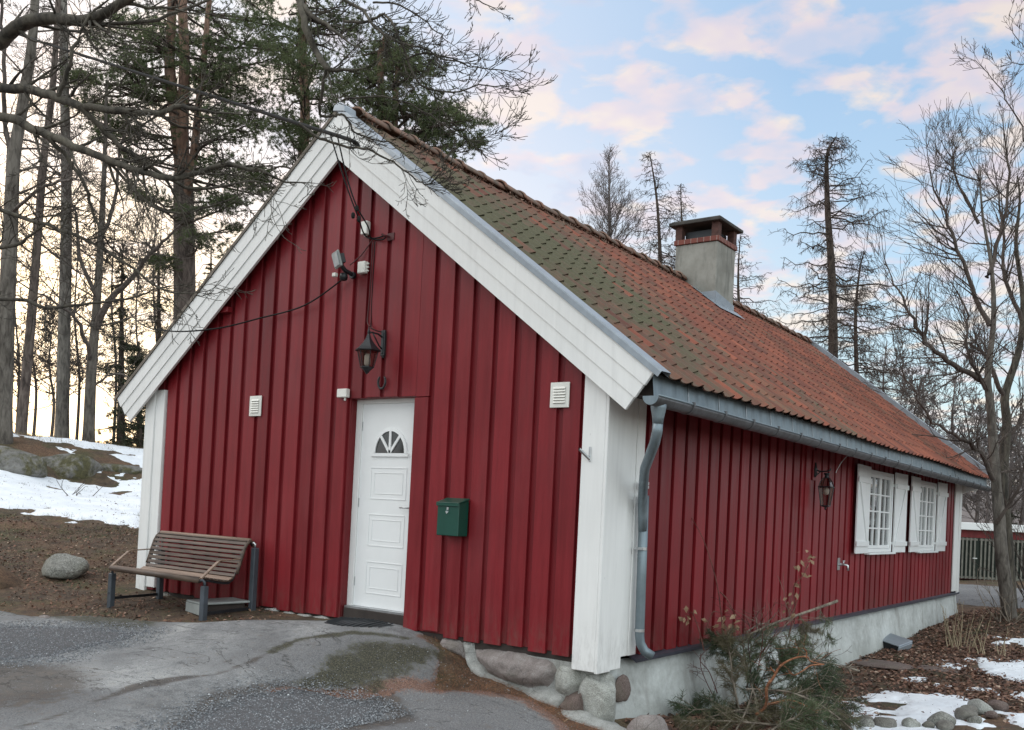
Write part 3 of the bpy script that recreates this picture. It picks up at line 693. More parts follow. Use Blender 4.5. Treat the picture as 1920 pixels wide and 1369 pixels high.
# ---- chimney
chim = MB(); chim.box(-3.26, -2.52, 7.42, 8.13, 4.3, 5.49)
ch = chim.build('chimney', M['chim'], house, bevel=.012)
m = MB(); m.box(-3.285, -2.495, 7.395, 8.155, 5.49, 5.57); m.build('brick_rim', M['brick'], ch, bevel=.006)
for (px_, py_) in ((-3.27, 7.41), (-2.63, 7.41), (-3.27, 8.02), (-2.63, 8.02)):
    m = MB(); m.box(px_, px_+.12, py_, py_+.12, 5.57, 5.80); m.build('brick_pillar', M['brick_d'], ch, bevel=.004)
m = MB(); m.box(-3.14, -2.64, 7.53, 8.02, 5.5, 5.72); m.build('flue', M['black'], ch)
m = MB(); m.prism([(-3.36, 7.33, 5.80), (-2.44, 7.33, 5.80), (-2.44, 8.24, 5.80), (-3.36, 8.24, 5.80)], (0, 0, .055))
m.prism([(-3.33, 7.36, 5.855), (-2.47, 7.36, 5.855), (-2.47, 8.21, 5.855), (-3.33, 8.21, 5.855)], (0, 0, .02)); m.build('cap_slab', M['cap'], ch, bevel=.008)
m = MB(); zf = lambda x: roofz(x, 7.8)
m.prism([(-2.84, 7.408, zf(-2.84)-.05), (-2.514, 7.408, zf(-2.514)-.03), (-2.514, 7.408, zf(-2.514)+.25), (-2.84, 7.408, zf(-2.514)+.25)], (0, .010, 0))
m.prism([(-2.518, 7.41, zf(-2.51)-.05), (-2.518, 8.14, zf(-2.51)-.05), (-2.518, 8.14, zf(-2.51)+.15), (-2.518, 7.41, zf(-2.51)+.25)], (.010, 0, 0))
a = [(-2.90, 7.30, zf(-2.90)+.055), (-2.36, 7.30, zf(-2.36)+.055), (-2.36, 8.28, zf(-2.36)+.055), (-2.52, 8.28, zf(-2.52)+.06), (-2.52, 7.42, zf(-2.52)+.06), (-2.90, 7.42, zf(-2.90)+.06)]
m.add(a, [(0, 1, 4, 5), (1, 2, 3, 4)])
m.build('flashing', M['flash'], ch)

# ---- eave: fascia of zinc sheets, gutter, brackets, downpipe
XE = XR+CT*4.6
m = MB(); Y0, Y1 = -.115, LEN+.02; rf = random.Random(2)
segs = 67
for i in range(segs):
    ya, yb = Y0+(Y1-Y0)*i/segs, Y0+(Y1-Y0)*(i+1)/segs; x_ = XE-.045; d0, d1 = drop(ya), drop(yb); j = .004
    m.add([(x_+.022, ya, 1.93-d0), (x_+.022, yb, 1.93-d1), (x_, yb, 2.128-d1), (x_, ya, 2.128-d0), (x_+.028, (ya+yb)/2, 1.93-d0), (x_+j, (ya+yb)/2, 2.14-d0)], [(0, 4, 5, 3), (4, 1, 2, 5)])
fas = m.build('eave_fascia', M['zinc'], house)
for i in range(2, segs, 3):
    yb = Y0+(Y1-Y0)*(i+1)/segs; x_ = XE-.045; m = MB(); d0 = drop(yb); m.prism([(x_+.0235, yb-.004, 1.935-d0), (x_+.0235, yb+.004, 1.935-d0), (x_+.0045, yb+.004, 2.12-d0), (x_+.0045, yb-.004, 2.12-d0)], (.004, 0, 0)); m.build('seam', M['steel'], fas)
m = MB(); m.prism([(XE-.08, -.03, 1.96), (.02, -.03, 2.02), (.02, -.03, 2.2), (XE-.08, -.03, 2.13)], (0, LEN+.06, 0)); o = m.build('soffit', M['dark_wood'], house)
GX, GZ, GR = .545, 1.935, .068; GY0, GY1 = -.27, 13.22
m = MB(); n = 10; ring = []
ys_ = np.linspace(GY0, GY1, 30); vs = []
for y_ in ys_:
    for j in range(n+1):
        a = math.pi+math.pi*j/n; vs.append((GX+math.cos(a)*GR, y_, GZ+math.sin(a)*GR-drop(y_)))
m.add(vs, [(i*(n+1)+j, i*(n+1)+j+1, (i+1)*(n+1)+j+1, (i+1)*(n+1)+j) for i in range(29) for j in range(n)])
o = m.build('gutter', M['zinc_d'], house, smooth=True); s = o.modifiers.new('s', 'SOLIDIFY'); s.thickness = .003
gut = o
m = MB(); m.tube([(GX+GR+.002, y_, GZ-drop(y_)+.002) for y_ in ys_], .0085, 7); m.build('gutter_bead', M['zinc'], gut, smooth=True)
for y_, ya in ((GY0, -1), (GY1, 1)):
    m = MB(); m.prism([(GX+math.cos(math.pi+math.pi*j/n)*GR, y_, GZ+math.sin(math.pi+math.pi*j/n)*GR-drop(y_)) for j in range(n+1)], (0, .004*ya, 0)); m.build('gutter_end', M['zinc'], gut)
yb = .32
while yb < 13.2:
    m = MB(); m.tube([(GX+math.cos(math.pi+math.pi*j/10)*(GR+.004), yb, GZ+math.sin(math.pi+math.pi*j/10)*(GR+.004)-drop(yb)) for j in range(11)], .006, 4)
    m.box(GX+GR-.004, GX+GR+.016, yb-.013, yb+.013, GZ-.012-drop(yb), GZ+.02-drop(yb)); m.build('gutter_bracket', M['zinc_d'], gut); yb += .62
m = MB()
m.lathe([(.064, .0), (.060, -.05), (.046, -.12), (.041, -.17)], (GX-.01, -.12, GZ-.03), 14)
m.tube([(GX-.01, -.12, GZ-.18), (GX-.012, -.12, GZ-.26), (GX-.05, -.08, GZ-.34), (.30, .14, GZ-.53), (.19, .33, GZ-.68), (.125, .45, GZ-.80), (.112, .49, GZ-.92), (.11, .505, 0.9)], [.041]*3+[.04]*5, 14)
m.tube([(.11, .505, 1.2), (.11, .52, .5), (.11, .535, .02), (.115, .545, -.05), (.145, .57, -.115), (.20, .61, -.155)], .041, 14)
dp = m.build('downpipe', M['zinc'], house, smooth=True)
for z_ in (1.30, 1.27, .75, .06): 
    m = MB(); m.lathe([(.0445, -.012), (.0445, .012)], (.11, .505+(.75-z_)*.03, z_), 14)
    if z_ == .75: m.box(.03, .075, .495, .515, .742, .758); m.box(.028, .036, .47, .54, .70, .80); m.box(.07, .15, .448, .456, .74, .76)
    m.build('pipe_clamp', M['steel'], dp, smooth=False)

# ---- plinth: rough lime render under the long wall, metal sill flashing
n_, mm = 260, 22
U_, V_ = np.meshgrid(np.linspace(.12, 13.62, n_), np.linspace(0, 1, mm), indexing='ij')
zt = -.215+U_*.003; zb = -1.25
Zp = zt*(1-V_)+zb*V_
nz = pnoise(U_*1.0, Zp*1.0, 11, 5, 1.1)
Xp = .0+.15*V_+.11*nz+.028*pnoise(U_, Zp, 12, 4, 7)-.06*(V_ < .03)
Xp = np.where(U_ > 13.45, Xp-(U_-13.45)*1.6, Xp)
pl = grid_mesh('foundation', Xp, U_+.0*V_, Zp); fo = link('foundation', pl, M['render'], house, smooth=True)
m = MB()
for a, b in ((.56, 6.6), (6.602, 13.46)):
    za, zb_ = -.195+a*.003, -.195+b*.003
    m.add([(.0, a, za+.022), (.0, b, zb_+.022), (.075, b, zb_), (.075, a, za), (.0, a, za+.016), (.0, b, zb_+.016), (.075, b, zb_-.03), (.075, a, za-.03)], [(0,3,2,1), (3,7,6,2), (4,5,6,7), (0,4,7,3), (1,2,6,5)])
m.build('sill_flashing', M['sill'], house)
# gable base: dark sill timber, stones and white mortar
m = MB(); m.box(XW+.1, DX0-.02, .01, .12, -.30, -.128); m.box(DX1+.02, .0, .01, .12, -.24, -.128); m.build('sill_beam', M['dark_wood'], house, bevel=.01)
U_, V_ = np.meshgrid(np.linspace(-6.25, .05, 200), np.linspace(0, 1, 16), indexing='ij')
Zp = -.20*(1-V_)+-1.0*V_; Yp = .02-.07*V_-.08*pnoise(U_, Zp, 14, 4, 1.6)-.02*pnoise(U_, Zp, 15, 3, 9)
link('gable_plinth', grid_mesh('gable_plinth', U_, Yp, Zp), M['mortar'], house, smooth=True)
def rock(name, c, s, mat, parent=None, seed=1, sub=3, amp=.25, rz=0, flat=0, loc=None):
    bm = bmesh.new(); bmesh.ops.create_icosphere(bm, subdivisions=sub, radius=1)
    r = np.random.default_rng(seed); A = r.normal(0, 1, (7, 3)); A /= np.linalg.norm(A, axis=1)[:, None]; off = r.uniform(.55, .9, 7)
    for v in bm.verts:
        p = np.array(v.co)
        for q, o_ in zip(A, off):
            d = p@q-o_
            if d > 0: p = p-q*d*.75
        nn = sum(math.sin(p@A[i]*(2.5+i)+i*2.1)*.5/(1+i*.5) for i in range(5)); p = p*(1+amp*.35*nn)
        v.co = p
    bmesh.ops.transform(bm, matrix=Matrix.Rotation(rz, 4, 'Z') @ Matrix.Diagonal((*s, 1)), verts=bm.verts)
    bmesh.ops.translate(bm, vec=Vector(c), verts=bm.verts)
    P_ = np.array([v.co[:] for v in bm.verts]); q_ = max(s)
    N_ = pnoise(P_[:, 0]*1.0/q_+P_[:, 2]*.7/q_, P_[:, 1]/q_+P_[:, 2]*.6/q_, seed, 5, 1.6, .6)*amp*.55+pnoise(P_[:, 0]/q_*3+P_[:, 2]/q_*2, P_[:, 1]/q_*3-P_[:, 2]/q_, seed+1, 3, 3)*.05
    for v, n_ in zip(bm.verts, N_): v.co = Vector(c)+(v.co-Vector(c))*(1+n_)
    me = bpy.data.meshes.new(name); bm.to_mesh(me); bm.free()
    if loc is None and parent is None: loc = (c[0], c[1], c[2]-s[2])
    return link(name, me, mat, parent, loc, True)
def wallstone(name, poly, bulge, edge, mat, seed, plane=lambda x, z: .0, step=.018, rough=.02):
    """a stone set in the gable plinth: outline in x-z, bulging towards -y"""
    P = np.array(poly); x0, z0 = P.min(0)-.03; x1, z1 = P.max(0)+.03
    X_, Z_ = np.meshgrid(np.arange(x0, x1, step), np.arange(z0, z1, step), indexing='ij')
    s = inpoly(X_, Z_, poly)+.05*pnoise(X_, Z_, seed, 4, 7)
    Y_ = plane(X_, Z_)-np.where(s > 0, bulge*np.clip(s/edge, 0, 1)**.55, s*.9)-rough*pnoise(X_, Z_, seed+1, 5, 9)*2*(s > 0)-.5*rough*pnoise(X_, Z_, seed+2, 3, 30)
    me = grid_mesh(name, X_, Y_, Z_, s > -.02); return link(name, me, mat, house, smooth=True)
WP = lambda x, z: -.0-.10*np.clip((-.2-z)/.8, 0, 1)
wallstone('foundation_stone', [(-1.22,-.235),(-1.05,-.215),(-.7,-.21),(-.4,-.225),(-.36,-.30),(-.44,-.42),(-.62,-.45),(-.85,-.43),(-1.05,-.38),(-1.18,-.30)], .085, .07, M['granite'], 3, WP, rough=.028)
wallstone('foundation_stone', [(-.34,-.24),(-.14,-.235),(-.12,-.36),(-.20,-.46),(-.33,-.44),(-.37,-.33)], .07, .07, M['corner'], 5, WP, rough=.02)
wallstone('foundation_stone', [(-.22,-.47),(-.08,-.42),(-.06,-.62),(-.20,-.64),(-.30,-.56)], .07, .06, M['brownstone'], 7, WP)
wallstone('foundation_stone', [(-1.62,-.19),(-1.5,-.155),(-1.38,-.19),(-1.36,-.30),(-1.62,-.30)], .06, .05, M['granite'], 8, WP)
wallstone('mortar_band', [(-1.36,-.19),(-1.26,-.19),(-1.20,-.33),(-1.06,-.41),(-.85,-.46),(-.62,-.485),(-.40,-.47),(-.26,-.50),(-.30,-.66),(-.5,-.66),(-.62,-.60),(-.95,-.56),(-1.18,-.47),(-1.31,-.33)], .055, .04, M['mortar'], 9, WP, rough=.03)
rock('foundation_stone', (.00, .10, -.46), (.215, .20, .235), M['corner'], house, 8, 5, amp=.42)
rock('foundation_stone', (.055, .37, -.43), (.05, .13, .12), M['brownstone'], house, 12, 4, amp=.5)
rock('foundation_stone', (-5.9, .05, -.19), (.22, .1, .08), M['boulder'], house, 12, amp=.4)
rock('mortar_base', (.02, -.02, -.70), (.42, .22, .12), M['mortar'], house, 13, 4, amp=.6)
for i, (x_, s_) in enumerate(((-3.95, .12), (-3.7, .16), (-3.42, .13), (-3.18, .15), (-2.98, .09))):
    rock('mortar_lump', (x_, -.005, -.168), (s_, .05, .032), M['mortar'], house, 20+i, 3, .9)

# ---- door
door = MB(); LX0, LX1, LY = -2.875, -2.125, .105
door.box(LX0, LX1, LY, LY+.045, 0.0, 2.0)
dr = door.build('door', M['white_s'], house, bevel=.003)
def panel(z0, z1, x0=LX0+.155, x1=LX1-.115):
    m = MB(); y_ = LY
    def fr(x0, x1, z0, z1, w_, d):
        d *= .8
        for a in ((x0, x1, z0, z0+w_), (x0, x1, z1-w_, z1), (x0, x0+w_, z0+w_, z1-w_), (x1-w_, x1, z0+w_, z1-w_)): m.box(a[0], a[1], y_-d, y_, a[2], a[3])
    fr(x0, x1, z0, z1, .011, .006); fr(x0+.048, x1-.048, z0+.052, z1-.052, .008, .005)
    m.build('door_panel', M['white_s'], dr, bevel=.003)
for z0, z1 in ((1.06, 1.375), (.60, .915), (.135, .45)): panel(z0, z1)
# half-round light in the door
cx_, cz_, r0 = -2.475, 1.515, .225
m = MB(); n = 20
def arc(r, y_, a0=0, a1=math.pi): return [(cx_+math.cos(a0+(a1-a0)*i/n)*r, y_, cz_+math.sin(a0+(a1-a0)*i/n)*r*1.1) for i in range(n+1)]
a, b = arc(r0, LY-.012), arc(r0-.03, LY-.016); a2 = arc(r0, LY); 
m.add(a+b+a2, [(i, i+1, n+2+i, n+1+i) for i in range(n)]+[(i+1, i, 2*n+2+i, 2*n+3+i) for i in range(n)])
m.add([(p[0], LY-.016, p[2]) for p in b]+[(p[0], LY+.0, p[2]) for p in b], [(i, i+1, n+2+i, n+1+i) for i in range(n)])
m.box(cx_-r0-.02, cx_+r0+.02, LY-.016, LY, cz_-.035, cz_-.003)
for ang in (50, 90, 130):
    p0 = Vector((cx_, LY-.009, cz_)); p1 = p0+Vector((math.cos(R_(ang)), 0, math.sin(R_(ang))*1.1))*(r0-.02)
    m.beam(p0, p1, .018, .024, (0, 1, 0)) if False else m.prism([p0+Vector((-.013*math.sin(R_(ang)), -.006, .013*math.cos(R_(ang)))), p0+Vector((.013*math.sin(R_(ang)), -.006, -.013*math.cos(R_(ang)))), p1+Vector((.013*math.sin(R_(ang)), -.006, -.013*math.cos(R_(ang)))), p1+Vector((-.013*math.sin(R_(ang)), -.006, .013*math.cos(R_(ang))))], (0, .013, 0))
m.build('fanlight_frame', M['white_s'], dr)
m = MB(); m.prism(arc(r0-.028, LY-.003), (0, .002, 0)); m.build('fanlight_glass', M['glass_dk'] if 'glass_dk' in M else M['glass_d'], dr)
m = MB(); m.prism(arc(r0-.028, LY-.0008), (0, .0004, 0)); m.build('fanlight_backing', M['interior'], dr)
m = MB(); m.tube([(LX1-.045, LY, .99), (LX1-.045, LY-.045, .99), (LX1-.055, LY-.052, .99), (LX1-.14, LY-.052, .99)], .0075, 8); m.lathe([(.02, 0), (.02, .006)], (LX1-.045, LY-.004, .99), 12, 'y'); m.build('handle', M['steel'], dr, smooth=True)
for z_ in (1.78, 1.02, .24):
    m = MB(); m.tube([(LX0-.012, LY-.008, z_-.055), (LX0-.012, LY-.008, z_+.055)], .0075, 8); m.box(LX0-.012, LX0+.012, LY-.003, LY, z_-.045, z_+.045); m.build('hinge', M['steel'], dr)
m = MB(); m.box(DX0, LX0, .09, .15, -.02, DZ); m.box(LX1, DX1, .09, .15, -.02, DZ); m.box(DX0, DX1, .091, .151, 2.0, DZ); o = m.build('door_frame', M['white'], house, bevel=.002); set_tone(o, [0]*len(o.data.vertices))
m = MB(); m.box(DX0+.03, DX1-.0, .02, .16, -.125, -.022); m.build('threshold', M['dark_wood'], house, bevel=.005)
m = MB(); m.box(DX0+.03, DX1, .03, .16, -.021, -.001); m.build('threshold_strip', M['steel'], house)

# ---- windows with shutters
def window(ya, yb):
    m = MB(); x0, x1 = .0, .056; z0, z1 = WZ0, WZ1; t = .05
    m.box(x0-.05, x1, ya, ya+t, z0, z1); m.box(x0-.05, x1, yb-t, yb, z0, z1); m.box(x0-.05, x1, ya+t, yb-t, z1-t, z1); m.box(x0-.05, x1, ya+t, yb-t, z0, z0+t)
    fr = m.build('window', M['white_s'], house, bevel=.003)
    yc = (ya+yb)/2
    for a, b in ((ya+t+.004, yc-.002), (yc+.002, yb-t-.004)):
        m = MB(); s = .045; c0, c1 = z0+t+.004, z1-t-.004
        m.box(.0, .040, a, a+s, c0, c1); m.box(.0, .040, b-s, b, c0, c1); m.box(.0, .040, a+s, b-s, c1-s, c1); m.box(.0, .040, a+s, b-s, c0, c0+s)
        mid = (a+b)/2; m.box(.006, .036, mid-.012, mid+.012, c0+s, c1-s)
        for q in (1, 2, 3):
            zq = c0+s+(c1-c0-2*s)*q/4
            m.box(.005, .035, a+s, mid-.012, zq-.011, zq+.011); m.box(.005, .035, mid+.012, b-s, zq-.011, zq+.011)
        m.build('sash', M['white_s'], fr, bevel=.002)
        m = MB(); m.box(.014, .018, a+s, b-s, c0+s, c1-s); m.build('glass', M['glass'], fr)
    m = MB(); m.box(.0, .11, ya-.05, yb+.07, z0-.032, z0-.004); m.build('window_sill', M['white_s'], fr, bevel=.004)
    nfold = 26
    for (c0, c1) in ((ya+.03, ya+.30), (yb-.30, yb-.03)):
        m = MB(); vs = []
        for i in range(nfold+1):
            y_ = c0+(c1-c0)*i/nfold; x_ = -.10+.018*math.sin(i*1.7)
            vs += [(x_, y_, z0+.04), (x_*1.0, y_, z1-.03)]
        m.add(vs, [(2*i, 2*i+2, 2*i+3, 2*i+1) for i in range(nfold)]); m.build('curtain', M['curtain'], fr, smooth=True)
    m = MB(); m.box(-.9, -.85, ya-.3, yb+.3, z0-.2, z1+.2); m.box(-.85, -.03, ya-.30, ya-.27, z0-.2, z1+.2); m.box(-.85, -.03, yb+.27, yb+.3, z0-.2, z1+.2); m.box(-.85, -.03, ya-.27, yb+.27, z0-.2, z0-.17); m.box(-.85, -.03, ya-.27, yb+.27, z1+.17, z1+.2)
    m.build('room_interior', M['interior'], fr)
def shutter(y0, y1, flip, ang):
    """hinge edge next to the window; the leaf stands slightly off the wall"""
    m = MB(); z0, z1 = .655, 1.875; hinge = y1 if flip < 0 else y0; wd = y1-y0
    def P(u, v, z): # u along the leaf from the hinge, v outwards
        ca, sa = math.cos(ang), math.sin(ang); return (.056+u*sa+v*ca, hinge+flip*(u*ca)-0*v, z)
    def bx(u0, u1, v0, v1, a, b):
        vs = [P(u0, v0, a), P(u1, v0, a), P(u1, v1, a), P(u0, v1, a), P(u0, v0, b), P(u1, v0, b), P(u1, v1, b), P(u0, v1, b)]
        m.add(vs, [(0,3,2,1), (4,5,6,7), (0,1,5,4), (1,2,6,5), (2,3,7,6), (3,0,4,7)])
    nb = 3
    for i in range(nb): bx(wd*i/nb+(.0008 if i else 0), wd*(i+1)/nb-.0008, 0, .022, z0, z1)
    sh = m.build('shutter', M['white_s'], house, bevel=.0015)
    m = MB(); bx(.03, wd-.03+.05, .0225, .042, z0+.10, z0+.17); bx(.03, wd-.03+.05, .0225, .042, z1-.24, z1-.17)
    a, b = (.06, wd-.06) 
    vs = []
    for v in (.0225, .040): vs += [P(a, v, z0+.171), P(a+.09, v, z0+.171), P(b, v, z1-.241), P(b-.09, v, z1-.241)]
    m.add(vs, [(0,1,2,3), (7,6,5,4), (0,4,5,1), (1,5,6,2), (2,6,7,3), (3,7,4,0)])
    m.build('shutter_brace', M['white_s'], sh, bevel=.002)
    m = MB(); m.box(.03, .062, hinge-.012, hinge+.012, z0+.12, z0+.16); m.box(.03, .062, hinge-.012, hinge+.012, z1-.22, z1-.18); m.build('shutter_hinge', M['white_s'], sh)
window(*W1); window(*W2)
shutter(W1[0]-.72, W1[0]-.03, -1, R_(2.5)); shutter(W1[1]+.05, W1[1]+.68, 1, R_(1.5))
shutter(W2[0]-.72, W2[0]-.03, -1, R_(2.5)); shutter(W2[1]+.05, W2[1]+.66, 1, R_(1.5))

# ---- vents in the gable
def vent(x0, x1, z0, z1):
    m = MB(); y_ = -.049; t = .02
    m.box(x0, x1, y_, y_+.012, z0, z1); vo = m.build('vent', M['plastic_w'], house, bevel=.003)
    m = MB(); n = 6
    for i in range(n):
        z_ = z0+.035+(z1-z0-.07)*(i+.5)/n; h = (z1-z0-.07)/n
        m.prism([(x0+.035, y_-.001, z_-h*.42), (x0+.035, y_-.013, z_-h*.36), (x0+.035, y_-.001, z_+h*.42)], (x1-x0-.07, 0, 0))
    m.build('louvre', M['plastic_w'], vo)
    m = MB(); 
    for i in range(n):
        z_ = z0+.035+(z1-z0-.07)*(i+.5)/n; h = (z1-z0-.07)/n; m.box(x0+.037, x1-.037, y_-.0012, y_-.0004, z_-h*.5, z_-h*.40)
    m.build('vent_slot', M['dark_wood'], vo)
VO = -.046
vent(-4.455, -4.262, 1.893, 2.112); vent(-.525, -.335, 1.894, 2.106)
# short red stub under the left rake
m = MB(); m.box(-4.99, -4.86, -.10, -.03, 3.055, 3.115); o = m.build('rafter_end', M['red'], house, bevel=.004); set_tone(o, [.3]*len(o.data.vertices))

# ================================================================== GROUND
def axis(lo, hi, step, far, g=1.16):
    a = list(np.arange(lo, hi+1e-6, step)); s = step; x = hi
    while x < far: s *= g; x += s; a.append(x)
    s = step; x = lo; b = []
    while x > -far: s *= g; x -= s; b.append(x)
    return np.array(b[::-1]+a)
gx_ = axis(-13, 5, .09, 600); gy_ = axis(-6, 17, .09, 600)
def hfull(x, y):
    z = height(x, y); r = np.hypot(x+3, y-5)
    far = np.clip((r-38)/40, 0, 1); return z*(1-far)+far*(.2)
def hb(x, y):   # with small relief
    z = hfull(x, y)
    rough = np.clip(1-(np.abs(x+1.5)/1e9), 0, 1)
    soft = ~((y < .2) & (x > -6) & (x < 1))
    return z+.03*pnoise(x, y, 21, 4, 1.7)*np.where(soft, 1, .35)+.016*pnoise(x, y, 22, 3, 7)*np.where(soft, 1, .15)
Xg, Yg = np.meshgrid(gx_, gy_, indexing='ij')
gm_ = grid_mesh('ground', Xg, Yg, hb(Xg, Yg)); ground = link('ground', gm_, M['floor'], smooth=True); tag(ground, kind='structure')
def gz(x, y): return float(hb(np.array([x]), np.array([y]))[0])
def overlay(name, mat, poly, x0, x1, y0, y1, step, thick, edge, nz=.25, nf=1.5, seed=0, kind='structure', label=None, dip=.03, ridge=0, holes=None, relief=0):
    X_, Y_ = np.meshgrid(np.arange(x0, x1, step), np.arange(y0, y1, step), indexing='ij')
    polys = poly if isinstance(poly[0][0], (tuple, list)) else [poly]
    s = np.max([inpoly(X_, Y_, p) for p in polys], 0)+nz*pnoise(X_, Y_, seed, 5, nf, .6)
    if holes is not None: s = np.minimum(s, holes(X_, Y_))
    f = np.clip(s/edge, -1, 1); z = hb(X_, Y_)+np.where(f > 0, thick*np.sqrt(np.abs(f))+.004, f*dip)
    if relief: z = z+relief*(pnoise(X_*.9+Y_*.3, Y_*.5-X_*.2, seed+60, 4, 1.8))*np.clip(f, 0, 1)+.006*np.clip(f, 0, 1)
    if ridge: z = z+np.where(f > 0, ridge*pnoise(X_, Y_, seed+50, 4, 3)*f, 0)
    me = grid_mesh(name, X_, Y_, z, s > -edge*.9); o = link(name, me, mat, smooth=True); tag(o, kind=kind); return o
AS = [(-9.5,-3.2),(-7.5,-1.75),(-5.83,-1.55),(-5.45,-1.15),(-4.5,-1.02),(-4.0,-.85),(-3.5,-.42),(-3.0,-.12),(-2.9,.1),(-1.95,.1),(-1.75,-.08),(-1.5,-.15),(-1.3,-.42),(-1.15,-.60),(-.9,-.33),(-.5,-.17),(0,-.38),(.45,-.9),(1.2,-1.6),(3,-3),(6,-5.5),(6,-9),(-10,-9)]
def pldist(X_, Y_, pts):
    P = np.array(pts, float); d = np.full(X_.shape, 1e9)
    for a, b in zip(P[:-1], P[1:]):
        e = b-a; t = np.clip(((X_-a[0])*e[0]+(Y_-a[1])*e[1])/(e@e), 0, 1); d = np.minimum(d, np.hypot(X_-a[0]-t*e[0], Y_-a[1]-t*e[1]))
    return d
def sstep(s): s = np.clip(s, 0, 1); return s*s*(3-2*s)
def paint_pavement(o):
    me = o.data; n = len(me.vertices); co = np.empty(n*3, np.float32); me.vertices.foreach_get('co', co); co = co.reshape(-1, 3); x, y = co[:, 0]+o.location.x, co[:, 1]+o.location.y
    nz = pnoise(x, y, 91, 4, 3); nb_ = pnoise(x, y, 92, 4, 1.2)
    A = lambda s, e: sstep(s/e+.5)
    crk = [(-2.10,-3.7),(-2.16,-3.37),(-2.32,-2.94),(-2.48,-2.47),(-2.44,-2.13),(-2.32,-1.93),(-2.34,-1.55),(-2.39,-1.29),(-2.45,-.9),(-2.2,-.55),(-1.85,-.32)]
    wid = .012+.055*np.exp(-((y+2.35)/.40)**2)
    dirt = .95*A(wid+.06*nz+.05*pnoise(x, y, 97, 4, 8)-pldist(x, y, crk), .05)
    dirt = np.maximum(dirt, .85*A(inpoly(x, y, [(-5.2,-4.4),(-4.2,-3.0),(-3.5,-2.5),(-2.95,-2.5),(-2.58,-2.73),(-2.45,-3.15),(-2.65,-3.5),(-3.5,-4.2)])+.35*nb_, .5))
    dirt = np.maximum(dirt, .8*A(.10+.12*nz-np.abs(inpoly(x, y, [(-1.95,-2.15),(-1.85,-1.7),(-1.55,-1.4),(-1.2,-1.1),(-.85,-1.3),(-.8,-2),(-1.3,-3.1)])), .15))
    moss = A(inpoly(x, y, [(-1.85,-1.6),(-1.95,-1.2),(-1.95,-.75),(-1.85,-.32),(-1.62,-.05),(-1.38,-.15),(-1.28,-.45),(-1.38,-.75),(-1.5,-1.25),(-1.65,-1.55)])-.05+.42*nz, .30)
    moss = np.maximum(moss, .85*A(.05+.08*nz-pldist(x, y, [(-2.39,-1.29),(-2.45,-.95),(-2.2,-.55),(-1.8,-.28)]), .08))
    moss = np.maximum(moss, .9*A(.09+.12*nz-pldist(x, y, [(-4.1,-.62),(-3.5,-.42),(-3.0,-.16)]), .12))
    moss = np.maximum(moss, .7*A(.25+.4*nb_-pldist(x, y, [(-6.5,-1.45),(-5.4,-1.25),(-4.5,-1.2)]), .3))
    ndl = .95*A(.10+.14*nz-pldist(x, y, [(-1.75,-1.75),(-1.52,-1.35),(-1.33,-.85),(-1.15,-.58)]), .14)
    ndl = np.maximum(ndl, .9*A(.09+.1*nz-pldist(x, y, [(-1.75,-.06),(-1.45,-.1),(-1.2,-.45),(-.9,-.36),(-.5,-.2),(0,-.4),(.4,-.8)]), .12))
    damp = A(inpoly(x, y, [(-1.25,-.7),(-.9,-.3),(0,-.3),(.6,-.8),(1.6,-2),(.5,-3),(-.6,-2.6),(-1.2,-1.5)])+.3*nb_, .35)
    damp = np.maximum(damp, .8*A(pnoise(x, y, 95, 4, .9)-.05, .25))
    ca = me.color_attributes.new('Col', 'FLOAT_COLOR', 'POINT'); ca.data.foreach_set('color', np.stack([dirt, moss, ndl, damp], -1).astype(np.float32).ravel())
op_ = overlay('pavement', M['asphalt'], AS, -9, 4.5, -6, .2, .035, .008, .12, .10, 1.3, 31, relief=.022); paint_pavement(op_)
overlay('driveway', M['asphalt'], [(-12, 14.4),(-.2,14.6),(.9,14.15),(2.5,13.9),(9,13.0),(9,15.8),(1.5,17.6),(0,20.5),(-2,21.5),(-12,21)], -12, 9, 12.5, 22, .12, .008, .3, .3, .8, 32)
# snow
SL = [(-17.4,2.4),(-17.3,3.8),(-16.95,3.9),(-16.5,4.6),(-16.5,5.6),(-15.9,6.5),(-13,6.5),(-11,4.6),(-10.2,2.9),(-10.3,1.95),(-11.4,1.75),(-12.3,1.6),(-13.2,1.35),(-15,1.0),(-17,1.2)]
overlay('snow', M['snow'], [SL, [(-19.5,4.6),(-18.2,5.6),(-17.4,7.6),(-18,8.2),(-19.2,7),(-20,5)], [(-17.6,5.6),(-16.4,6.3),(-16.4,9.5),(-17.6,8.5)]], -21, -9.6, .2, 10, .05, .05, .5, 1.7, 1.9, 33, ridge=.05, holes=lambda x, y: (pnoise(x*.8+y*.3, y*.8-x*.3, 81, 4, 1.5)+.13)*2.0)
SR = [[(-.2,3.6),(.66,4.45),(1.12,5.15),(1.57,5.35),(1.85,5.0),(2.1,4.85),(2.6,4.6),(3.6,4.6),(3.4,2.6),(2.9,1.8),(1.4,1.6),(.5,2.6),(.2,3.0)], [(1.05,7.5),(1.25,8.2),(2.2,8.9),(3.4,8.6),(3.4,5.9),(2.2,6.35),(1.75,7.15)], [(1.15,9.6),(1.3,10.5),(2.4,10.7),(2.4,9.5)], [(1.5,6.0),(2.3,5.75),(2.4,5.55),(1.7,5.75)], [(.9,5.9),(1.2,6.2),(1.3,6.0),(1.0,5.75)]]
overlay('snow', M['snow'], SR, -.4, 3.8, 1.4, 11.2, .03, .03, .22, .95, 2.9, 37, ridge=.03, holes=lambda x, y: (pnoise(x*.8+y*.2, y*.55, 82, 4, 3.4)+.09)*1.6)
